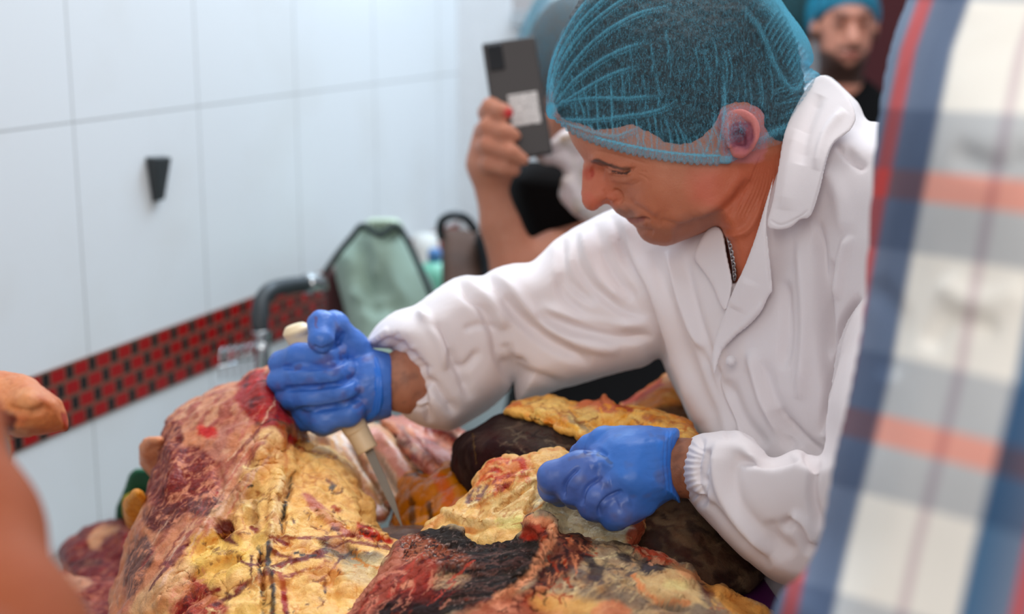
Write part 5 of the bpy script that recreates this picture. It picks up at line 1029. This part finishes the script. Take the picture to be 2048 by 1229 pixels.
V, F = tube_mesh([W(650, 545, 2.42), W(676, 508, 2.36), (W(706, 472, 2.32)), W(726, 452, 2.31), W(760, 470, 2.30), W(792, 452, 2.31), W(820, 492, 2.31), W(850, 560, 2.28), W(872, 620, 2.27)], .0055, 8); attach(mesh_obj('strap', V, F, M_DKGREEN), bag)
bx = empty('dark_case', W(670, 690, 2.5), 'dark maroon soft case in the shade left of the green bag', 'case'); rel('case_body', [(648, 560), (664, 540), (720, 520), (760, 560), (760, 760), (668, 760), (652, 700)], [(660, 600, 2.46), (740, 700, 2.46)], .07, 14, M_MAROON, bx, 4)
V, F = tube_mesh([W(690, 525, 2.47), W(700, 500, 2.47), W(724, 500, 2.47), W(732, 525, 2.47)], .006, 8); attach(mesh_obj('case_handle', V, F, M_BLKHOSE), bx)
def lathe(prof, cx_, cy_, n=28):
    V = []; F = []
    for r_, z_ in prof:
        for k in range(n): a = 2 * math.pi * k / n; V.append((cx_ + r_ * math.cos(a), cy_ + r_ * math.sin(a), z_))
    for i in range(len(prof) - 1):
        for k in range(n): F.append((i * n + k, i * n + (k + 1) % n, (i + 1) * n + (k + 1) % n, (i + 1) * n + k))
    F.append(tuple(range(n))[::-1]); F.append(tuple((len(prof) - 1) * n + k for k in range(n))); return V, F
p = W(870, 560, 2.72); zt2 = W(870, 522, 2.72)[2]; bt = empty('soap_bottle', (p[0], p[1], TZ), 'mint green soap bottle behind the white sleeve', 'bottle')
V, F = lathe([(.030, TZ), (.034, TZ + .01), (.034, zt2 - .03), (.028, zt2 - .008), (.014, zt2)], p[0], p[1]); attach(mesh_obj('bottle_body', V, F, M_MINT), bt)
V, F = lathe([(.013, zt2), (.013, zt2 + .02), (.009, zt2 + .025)], p[0], p[1]); attach(mesh_obj('cap', V, F, M_BLUE), bt)
p = W(852, 500, 2.95); za = W(852, 468, 2.95)[2]; bt = empty('cleaner_bottle', (p[0], p[1], TZ), 'white bottle with blue label behind the mint bottle', 'bottle')
V, F = lathe([(.034, TZ), (.036, TZ + .01), (.036, za - .05), (.026, za - .03), (.026, za)], p[0], p[1]); attach(mesh_obj('bottle_body', V, F, M_WPLAST), bt)
V, F = lathe([(.0375, za - .16), (.0375, za - .06)], p[0] + .004, p[1] - .002); attach(mesh_obj('bottle_label', V, F, M_BLUE), bt)
hb = empty('handbag', W(930, 560, 2.35), 'brown leather handbag with black handle next to the raised forearm', 'bag')
rel('bag_body', [(886, 470), (904, 458), (940, 462), (984, 474), (1010, 540), (1010, 640), (900, 640), (884, 540)], [(900, 500, 2.40), (980, 560, 2.38)], .12, 26, M_BROWN, hb, 4); rel('bag_trim', [(950, 470), (990, 470), (1010, 540), (1010, 640), (968, 640), (962, 540)], [(960, 500, 2.365), (1000, 600, 2.35)], .1, 16, M_BLACK, hb, 4)
V, F = tube_mesh([W(882, 476, 2.38), W(882, 446, 2.36), W(902, 432, 2.35), W(930, 436, 2.36), W(950, 460, 2.38)], .0075, 8); attach(mesh_obj('handle', V, F, M_BLKHOSE), hb)
fa = empty('faucet', W(524, 760, 2.12), 'black gooseneck tap with chrome ends in front of the mosaic band', 'tap')
V, F = tube_mesh([W(522, 672, 2.12), W(520, 640, 2.12), W(522, 606, 2.13), W(540, 582, 2.15), W(570, 573, 2.19), W(612, 568, 2.24)], .0125, 14); attach(mesh_obj('spout', V, F, M_BLKHOSE), fa)
pb = W(524, 700, 2.12); V, F = tube_mesh([(pb[0], pb[1], TZ), W(524, 720, 2.12), W(523, 690, 2.12), W(522, 664, 2.12)], [.016, .012, .012, .015], 14); attach(mesh_obj('stem', V, F, M_CHROME), fa)
V, F = tube_mesh([W(612, 568, 2.24), W(634, 567, 2.26), W(636, 580, 2.26)], .016, 14); attach(mesh_obj('nozzle', V, F, M_CHROME), fa)
# wire rack on the counter
wr_ = empty('wire_rack', W(470, 760, 2.1), 'small chrome wire rack at the foot of the mosaic wall left of the tap', 'rack')
parts = []
for k in range(6): x = 440 + k * 14; parts.append(tube_mesh([W(x, 760, 2.1 + k * .02), W(x + 2, 705 - k * 2, 2.1 + k * .02), W(x + 12, 700 - k * 2, 2.13 + k * .02), W(x + 14, 750, 2.13 + k * .02)], .0013, 6))
parts.append(tube_mesh([W(436, 735, 2.09), W(530, 712, 2.22)], .0016, 6)); V, F = join(parts); attach(mesh_obj('wires', V, F, M_CHROME), wr_)
sp = W(262, 1000, 1.80); so = empty('scouring_pad', sp, 'green and yellow scouring sponge behind the forequarter near the wall', 'sponge')
rel('pad', [(232, 1020), (248, 980), (262, 945), (290, 938), (320, 960), (320, 1040), (240, 1050)], [(250, 1000, 1.74), (300, 1000, 1.74)], .05, 12, simple('green_scourer', (28, 92, 62), .9), so, 4); rel('sponge', [(244, 1012), (250, 992), (276, 984), (300, 1000), (290, 1036), (250, 1036)], [(250, 1000, 1.715), (280, 1010, 1.715)], .04, 10, simple('yellow_sponge', (214, 190, 46), .9), so, 4)
tray = rel('tray', [(1440, 1120), (1500, 1096), (1600, 1090), (1700, 1130), (1700, 1300), (1440, 1300)], [(1450, 1150, 1.24), (1600, 1100, 1.27), (1600, 1250, 1.17)], .03, 10, simple('purple_plastic', (98, 32, 96), .45), None, 4); tag(tray, 'purple plastic tray at the table edge under the white sleeve', 'tray')
for pts, lb in (([W(1096, -30, 2.9), W(1076, 0, 2.9), W(1064, 30, 2.9), W(1054, 70, 2.9), W(1050, 120, 2.9)], 'dark grey cable hanging before the bright window above the phone'),):
    V, F = tube_mesh(pts, .009, 8); tag(mesh_obj('hanging_cable', V, F, simple('grey_cable', (120, 140, 146), .5)), lb, 'cable')
# ---- the person with the phone
ph = empty('person', W(1150, 900, 2.05), 'person in black top holding up a phone with one hand, face hidden', 'person')
ph.location.z = 0
fs = [chain([W(*p) for p in c], r_, .006) for c, r_ in (
    ([(978, 330, 1.975), (984, 385, 1.975), (1000, 450, 1.975), (1036, 545, 1.98)], [.032, .022, .028, .036]), ([(1036, 545, 1.98), (1110, 510, 2.0), (1200, 490, 2.12)], [.036, .034, .04]),
    ([(986, 330, 1.965), (984, 290, 1.965)], [.032, .030]), 
    ([(972, 226, 1.955), (982, 214, 1.925), (1004, 222, 1.905), (1016, 226, 1.903)], [.0125, .0125, .0105, .0085]), ([(966, 262, 1.955), (978, 254, 1.92), (1010, 264, 1.902), (1030, 272, 1.902)], [.013, .013, .0115, .009]),
    ([(964, 296, 1.955), (978, 290, 1.918), (1020, 304, 1.900), (1046, 320, 1.902)], [.013, .013, .0115, .009]), ([(968, 330, 1.955), (980, 328, 1.925), (1010, 336, 1.910), (1030, 342, 1.910)], [.0125, .012, .0105, .0085]),
    ([(1000, 330, 1.985), (1060, 290, 1.98), (1090, 240, 1.97)], [.018, .015, .011]))]
def F_(X):
    g = fs[0](X)
    for h in fs[1:3]: g = smax(g, h(X), .012)
    e = fs[3](X)
    for h in fs[4:]: e = smax(e, h(X), .0015)
    return smax(g, e, .006)
fb = world_form(W(950, 560, 1.9) - (.06, .06, .06), W(1190, 190, 2.15) + (.07, .08, .05), .0045, F_, 1)
hd = world_form((.0, 1.9, 1.2), (.3, 2.35, 1.68), .007, lambda X: smax(ellip(W(1170, 160, 2.14), (.078, .095, .11))(X), chain([W(1170, 230, 2.15), W(1190, 380, 2.16)], [.055, .06], .02)(X), .03), 1)
for f_ in (fb, hd): f_.up().base((186, 126, 100)); f_.warp(3, 60)
for x, y in ((1018, 226),): fb.mix(np.exp(-(((fb.px - x) / 9) ** 2 + ((fb.py - y) / 8) ** 2)) * 1.6 * (fb.d < 1.91), (206, 40, 52))
attach(merge(fb, hd).obj('body', M_SKIN), ph)
hh = world_form((.0, 1.9, 1.35), (.3, 2.38, 1.72), .006, lambda X: ellip(W(1168, 135, 2.15), (.092, .105, .115))(X), 1).up(); attach(hh.obj('hair', simple('brown_hair', (92, 72, 60), .7, .3, 90)), ph)
hn = world_form((-.05, 1.9, 1.35), (.33, 2.42, 1.78), .006, lambda X: ellip(W(1165, 120, 2.15), (.104, .118, .115))(X), 1).up(); attach(hn.obj('hairnet', net_mat('hairnet_far', (70, 150, 176), .75), None, {'pleat': np.zeros(len(hn.V))}), ph)
rel('black_top', [(1012, 350), (1050, 326), (1130, 330), (1260, 330), (1400, 560), (1400, 900), (1280, 980), (1040, 980), (1006, 880), (1016, 790), (1050, 640), (1050, 540), (1025, 450), (1010, 395)], [(1050, 360, 2.03), (1110, 480, 2.10), (1200, 400, 2.07), (1200, 900, 2.0), (1060, 800, 2.05)], .22, 50, M_BLACK, ph, 5, dstep=.006)
M_LACE = NT('white_patterned_cloth'); n_ = M_LACE.noise(38, 4, .6); c_ = M_LACE.ramp(n_, [(0.42, S(222, 208, 208)), (0.56, S(212, 200, 194)), (0.66, S(172, 140, 112))]); M_LACE = M_LACE.bsdf(c_, .85)
rel('scarf', [(1068, 312), (1082, 298), (1108, 276), (1134, 258), (1180, 262), (1260, 330), (1260, 460), (1180, 450), (1136, 416), (1118, 390), (1128, 348), (1112, 332), (1086, 328)], [(1076, 312, 1.96), (1130, 290, 1.95), (1160, 420, 1.98), (1240, 400, 2.0)], .05, 16, M_LACE, ph, 4, [([(1090, 310), (1130, 300), (1160, 320)], 10, -.006), ([(1130, 350), (1150, 390), (1160, 430)], 12, .008)])
lg_ = world_form((.0, 1.85, .02), (.4, 2.4, 1.1), .014, lambda X: smax(chain([(.2, 2.12, 1.0), (.14, 2.12, .5), (.13, 2.12, .06)], [.13, .08, .06], .03)(X), chain([(.2, 2.12, 1.0), (.28, 2.14, .5), (.29, 2.14, .06)], [.13, .08, .06], .03)(X), .02), 1).up(); attach(lg_.obj('trousers', M_BLACK), ph)
# the phone
pn = empty('smartphone', W(1035, 190, 1.93), 'dark grey phone with a white sticker on its back, held up vertically', 'phone')
a, b, c_, d_ = (963, 86), (1070, 70), (1128, 292), (1040, 312)
M_PHONE = simple('dark_phone_case', (48, 42, 41), 0.5, .1, 40); M_STICK = NT('printed_sticker'); xx = M_STICK.n('ShaderNodeSeparateXYZ'); M_STICK.set(xx.inputs[0], M_STICK.coord()); wv = M_STICK.math('FRACT', M_STICK.math('MULTIPLY', M_STICK.math('ADD', xx.outputs[2], M_STICK.math('MULTIPLY', xx.outputs[0], -0.2)), 130.0))
nn = M_STICK.noise(220, 2); ln = M_STICK.math('MULTIPLY', M_STICK.math('GREATER_THAN', wv, .62), M_STICK.math('GREATER_THAN', nn, .46)); M_STICK = M_STICK.bsdf(M_STICK.mixc(ln, S(206, 200, 196), S(140, 134, 132)), .6)
u0 = W(*a, 1.93); ux = W(*b, 1.93) - u0; uy = W(*d_, 1.915) - u0; hx = np.linalg.norm(ux); hx_ = ux / hx; nn_ = np.cross(hx_, uy); nn_ /= np.linalg.norm(nn_); uyh = np.cross(nn_, hx_); L_ = .165
if (uyh @ uy) < 0: uyh = -uyh
if nn_ @ FWD < 0: nn_ = -nn_
R_ = np.stack([hx_, nn_, uyh], 1); cen = u0 + hx_ * hx / 2 + uyh * L_ / 2 + nn_ * .006
def pbox(name, x, y, w_, h_, t0, t1, mat, bev):
    V, F = box(cen + hx_ * x + uyh * y + nn_ * (t0 + t1) / 2, (w_, t1 - t0, h_), R_); return attach(mesh_obj(name, V, F, mat, None, False, bev), pn)
pbox('phone_case', 0, 0, hx, L_, -.006, .004, M_PHONE, .0038); pbox('screen', 0, 0, hx * .94, L_ * .96, .0035, .0048, simple('phone_screen', (20, 22, 26), .1), .0002)
pbox('camera_bump', -hx * .28, -L_ * .36, .021, .036, -.0078, -.005, simple('black_glass', (12, 12, 15), .12), .0015); pbox('sticker', hx * .10, L_ * .10, .040, .044, -.0066, -.0058, M_STICK, .0002)
# ---- people far behind
def far_person(label, px, py, d, skin, hair, beard, shirt, netcol, s=1.0, fl=1.0):
    c = W(px, py, d); e = empty('person', (c[0], c[1], 0), label, 'person'); fc = lambda a_, b_, z_: c + s * np.array([a_, fl * b_, z_])
    def hfld(X):
        r_ = smax(ellip(fc(0, .015, .015), (.072 * s, .088 * s, .10 * s))(X), ellip(fc(0, -.01, -.055), (.052 * s, .062 * s, .062 * s))(X), .03)
        r_ = smax(r_, chain([fc(0, -.075, .02), fc(0, -.098, -.022)], [.009, .015], .006)(X), .010)
        r_ = smax(r_, ellip(fc(0, -.074, .038), (.05 * s, .016 * s, .010 * s))(X), .012)
        for sg in (-1, 1):
            r_ = -smax(-r_, ellip(fc(sg * .029, -.086, .018), (.016 * s, .014 * s, .011 * s))(X), .008); r_ = smax(r_, ellip(fc(sg * .029, -.066, .017), (.013 * s, .013 * s, .012 * s))(X), .002); r_ = smax(r_, ellip(fc(sg * .076, .01, .0), (.010 * s, .018 * s, .030 * s))(X), .006)
        r_ = smax(r_, ellip(fc(0, -.078, -.058), (.024 * s, .012 * s, .010 * s))(X), .006)
        return smax(r_, chain([fc(0, .02, -.07), fc(0, .04, -.18)], [.052, .058], .02)(X), .02)
    f = world_form(c - .21 * s, c + .16 * s, .0045, hfld, 1); f.up().base(skin); f.warp(2, 60); q_ = (f.V - c) / s * np.array([1, fl, 1])
    if beard:
        bm = np.clip((-.045 - .036 * np.exp(-(q_[:, 0] / .026) ** 2) - q_[:, 2]) / .010, 0, 1) * (q_[:, 1] < .03) * (q_[:, 2] > -.135); mo = np.exp(-((q_[:, 2] + .044) / .007) ** 2) * (np.abs(q_[:, 0]) < .034) * (q_[:, 1] < -.05)
        bm = bm * (1 - np.exp(-((q_[:, 2] + .058) / .010) ** 2 - (q_[:, 0] / .028) ** 2)); f.mix(np.maximum(bm, mo) * .92, (34, 26, 24)); sb = np.clip((np.abs(q_[:, 0]) - .056) / .01, 0, 1) * (q_[:, 2] < 0) * (q_[:, 1] < .03) * (q_[:, 2] > -.1); f.mix(sb * .8, (44, 34, 30))
    f.mix(np.exp(-((q_[:, 2] + .06) / .006) ** 2 - (q_[:, 0] / .024) ** 2) * (q_[:, 1] < -.06), (168, 84, 80))
    for sg in (-1, 1):
        f.mix(np.exp(-((q_[:, 2] - .040) / .006) ** 2 - ((q_[:, 0] - sg * .03) / .02) ** 2) * (q_[:, 1] < -.05), (40, 28, 24)); f.mix(np.exp(-((q_[:, 2] - .017) / .006) ** 2 - ((q_[:, 0] - sg * .029) / .012) ** 2) * (q_[:, 1] < -.05), (50, 34, 30))
    attach(f.obj('body', M_SKIN), e)
    hf_ = world_form(c - .16 * s, c + .2 * s, .006, lambda X: np.minimum(ellip(fc(0, .022, .022), (.079 * s, .093 * s, .104 * s))(X), (X - c)[..., 2] * .9 + (X - c)[..., 1] * .9 * fl - .005 * s), 1).up(); attach(hf_.obj('hair', hair), e)
    nf_ = world_form(c - .18 * s, c + .22 * s, .006, lambda X: np.minimum(ellip(fc(0, .03, .035), (.092 * s, .108 * s, .108 * s))(X), (X - c)[..., 2] * .85 + (X - c)[..., 1] * .55 * fl - .018 * s), 1).up(); attach(nf_.obj('hairnet', net_mat('hairnet_far_' + name_of(netcol), netcol, 1.3), None, {'pleat': np.zeros(len(nf_.V))}), e)
    tf_ = world_form((c[0] - .32, c[1] - .2, .7), (c[0] + .32, c[1] + .25, c[2] - .08), .012, lambda X: smax(smax(ellip(fc(0, .05, -.42), (.20, .12, .30))(X), chain([fc(-.17, .05, -.24), fc(-.23, .03, -.5), fc(-.2, -.08, -.75)], [.062, .052, .045], .02)(X), .03), chain([fc(.17, .05, -.24), fc(.23, .03, -.5), fc(.2, -.08, -.75)], [.062, .052, .045], .02)(X), .03), 1).up(); attach(tf_.obj('shirt', shirt), e)
    lf_ = world_form((c[0] - .3, c[1] - .2, .02), (c[0] + .3, c[1] + .25, 1.05), .014, lambda X: smax(chain([(c[0] - .05, c[1] + .05, .92), (c[0] - .1, c[1] + .05, .1)], [.12, .06], .02)(X), chain([(c[0] + .05, c[1] + .05, .92), (c[0] + .1, c[1] + .05, .1)], [.12, .06], .02)(X), .03), 1).up(); attach(lf_.obj('trousers', M_BLACK), e)
    return e
def name_of(c): return 'cyan' if c[0] < 75 else 'pale'
far_person('bearded person in black shirt and blue hairnet standing far behind the coat collar', 1690, 60, 3.4, (216, 150, 126), M_HAIR, True, M_BLACK, (70, 200, 240), .95)
far_person('person in white coat and teal hairnet, nearly hidden behind the leaning man', 1575, 40, 3.8, (186, 126, 100), M_HAIR, False, M_COAT, (80, 140, 150), 1.0, -1.0)
M_MDOOR = simple('maroon_door', (92, 26, 34), .5); p = W(1800, 0, 4.0); slab('door_1', p[0] - .12, p[0] + .7, 4.45, 4.49, 0, 2.1, M_MDOOR)
# ================================================================ the nearest people
t = NT('plaid_shirt'); u = t.attr('pu', False); v = t.attr('pv', False)
CR_ = S(246, 240, 228); BL_ = S(96, 122, 150); BN_ = S(104, 118, 142)
warp_ = t.ramp(t.math('FRACT', t.math('DIVIDE', t.math('ADD', u, 300.0 + 4600.0), 460.0)), [(0.0, CR_), (.172, CR_), (.20, S(74, 112, 146)), (.30, BL_), (.405, S(122, 134, 154)), (.424, S(204, 92, 92)), (.470, S(204, 92, 92)), (.490, S(116, 128, 150)), (.56, BN_), (.628, BN_), (.655, CR_), (.905, CR_), (.930, S(216, 198, 196)), (.948, S(216, 198, 196)), (.972, CR_), (1.0, CR_)])
fv_ = t.math('FRACT', t.math('DIVIDE', t.math('ADD', v, 515.0 * 4), 515.0))
weft = t.ramp(fv_, [(0.0, 1.0), (.41, 1.0), (.43, S(202, 208, 218)), (.655, S(202, 208, 218)), (.67, S(250, 180, 170)), (.775, S(250, 180, 170)), (.79, S(206, 212, 222)), (.985, S(202, 208, 218)), (1.0, 1.0)])
pl = t.mixc(1.0, warp_, weft, 'MULTIPLY'); fol = t.noise(5, 3)
M_PLAID = t.bsdf(pl, .9, Normal=t.bump(fol, .6, .02), Specular_IOR_Level=.1)
pp = empty('person', (0.36, 0.62, 0.0), 'person in a blue, cream and red plaid shirt, nearest the lens at the right', 'person')
r = Relief([(2300, -160), (1960, -120), (1850, -70), (1812, 10), (1784, 90), (1766, 180), (1752, 290), (1744, 400), (1736, 520), (1728, 630), (1712, 730), (1694, 820), (1674, 900), (1656, 1000), (1640, 1080), (1604, 1150), (1560, 1190), (1540, 1280), (1560, 1500), (1700, 1700), (2900, 1700), (2900, 0), (2700, -150)],
           [(1800, 100, .70), (1760, 500, .66), (1650, 1100, .62), (2000, 300, .58), (2000, 900, .54), (2048, 600, .56), (2400, 600, .54), (2400, 1600, .50), (1700, 1600, .56), (2700, 0, .62)], .26, 150)
f = r.form(7, .007, 3)
for p, w, a in (([(1900, 300), (1980, 330), (2060, 300)], 24, -.004), ([(1880, 560), (1960, 610), (2060, 580)], 30, .004), ([(1850, 700), (1900, 640), (2000, 660)], 20, -.004), ([(1740, 560), (1790, 640), (1770, 760)], 24, -.004)): f.stroke(p, w, a)
f.up()
ex = np.interp(f.py, [-200, 0, 100, 200, 400, 600, 750, 900, 1100, 1229, 1700], [1990, 1945, 1910, 1890, 1850, 1813, 1787, 1750, 1700, 1672, 1590]); ud = f.px - ex
pu = ud * np.where(ud < 0, 1, 1.0); pv = f.py - (f.px - 1900) * np.interp(f.py, [200, 700, 1200], [.03, .22, .3]) + 300 - 4
pv = f.py - (f.px - 1900) * np.interp(f.py, [200, 700, 1200], [.03, .22, .3]) - 6
attach(f.obj('shirt', M_PLAID, None, {'pu': pu, 'pv': pv}), pp)
bd = world_form((0.1, .3, 1.45), (.75, 1.05, 2.1), .01, lambda X: smax(ellip((.44, .66, 1.93), (.078, .098, .12))(X), chain([(.44, .69, 1.85), (.44, .69, 1.66)], [.055, .065], .02)(X), .03), 1).up().base((186, 126, 100)); bd.warp(2, 50); attach(bd.obj('body', M_SKIN), pp)
hb_ = world_form((.3, .5, 1.8), (.6, .85, 2.12), .008, lambda X: np.minimum(ellip((.44, .68, 1.945), (.084, .10, .122))(X), (X[..., 2] - 1.9)), 1).up(); attach(hb_.obj('hair', M_HAIR), pp)
lw = world_form((.1, .3, .02), (.8, 1.0, 1.1), .014, lambda X: smax(chain([(.42, .68, 1.0), (.36, .7, .5), (.35, .7, .06)], [.13, .08, .06], .03)(X), chain([(.42, .68, 1.0), (.5, .66, .5), (.52, .66, .06)], [.13, .08, .06], .03)(X), .02), 1).up(); attach(lw.obj('trousers', M_BLACK), pp)
# blurred bare arm at the left edge
pa = empty('person', (-.32, .45, 0), 'bare forearm of a person reaching in at the lower left, out of focus', 'person')
af = chain([W(-100, 850, .66), W(-50, 1060, .62), W(-8, 1300, .56), W(20, 1600, .50), W(-200, 1500, .40)], [.020, .025, .033, .040, .045], .02)
hfs = [chain([W(*p) for p in c], r_, .004) for c, r_ in (([(-105, 850, .66), (-130, 790, .70)], [.024, .026]), ([(-108, 780, .70), (-92, 730, .76), (-80, 760, .82)], [.011, .010, .009]), ([(-110, 770, .70), (-95, 715, .76), (-80, 740, .83)], [.011, .010, .009]), ([(-135, 770, .70), (-125, 715, .76), (-110, 740, .83)], [.011, .010, .009]), ([(-155, 780, .70), (-150, 740, .76), (-140, 760, .81)], [.010, .009, .008]), ([(-105, 830, .70), (-75, 800, .76), (-66, 790, .82)], [.013, .011, .009]))]
def AF(X):
    g = smax(af(X), hfs[0](X), .012); e = hfs[1](X)
    for h in hfs[2:]: e = smax(e, h(X), .002)
    return smax(g, e, .005)
Pm = np.array([W(-220, 1650, .36), W(120, 650, .88), W(-220, 650, .88), W(120, 1650, .5)]); fa_ = world_form(Pm.min(0) - .04, Pm.max(0) + .04, .005, AF, 1).up().base((160, 86, 54)); fa_.warp(2, 50); attach(fa_.obj('body', M_SKIN_DRY), pa)
V, F = box(W(-6, 890, .93), (.02, .004, .05)); 
o = rel('knife_steel', [(-60, 860), (-10, 846), (6, 850), (22, 880), (24, 925), (-10, 930), (-60, 900)], [(-20, 880, .9), (20, 900, .9)], .012, 8, M_STEEL_FINE, None, 3); tag(o, 'shiny steel blade end at the left edge under the orange beef cut', 'knife')
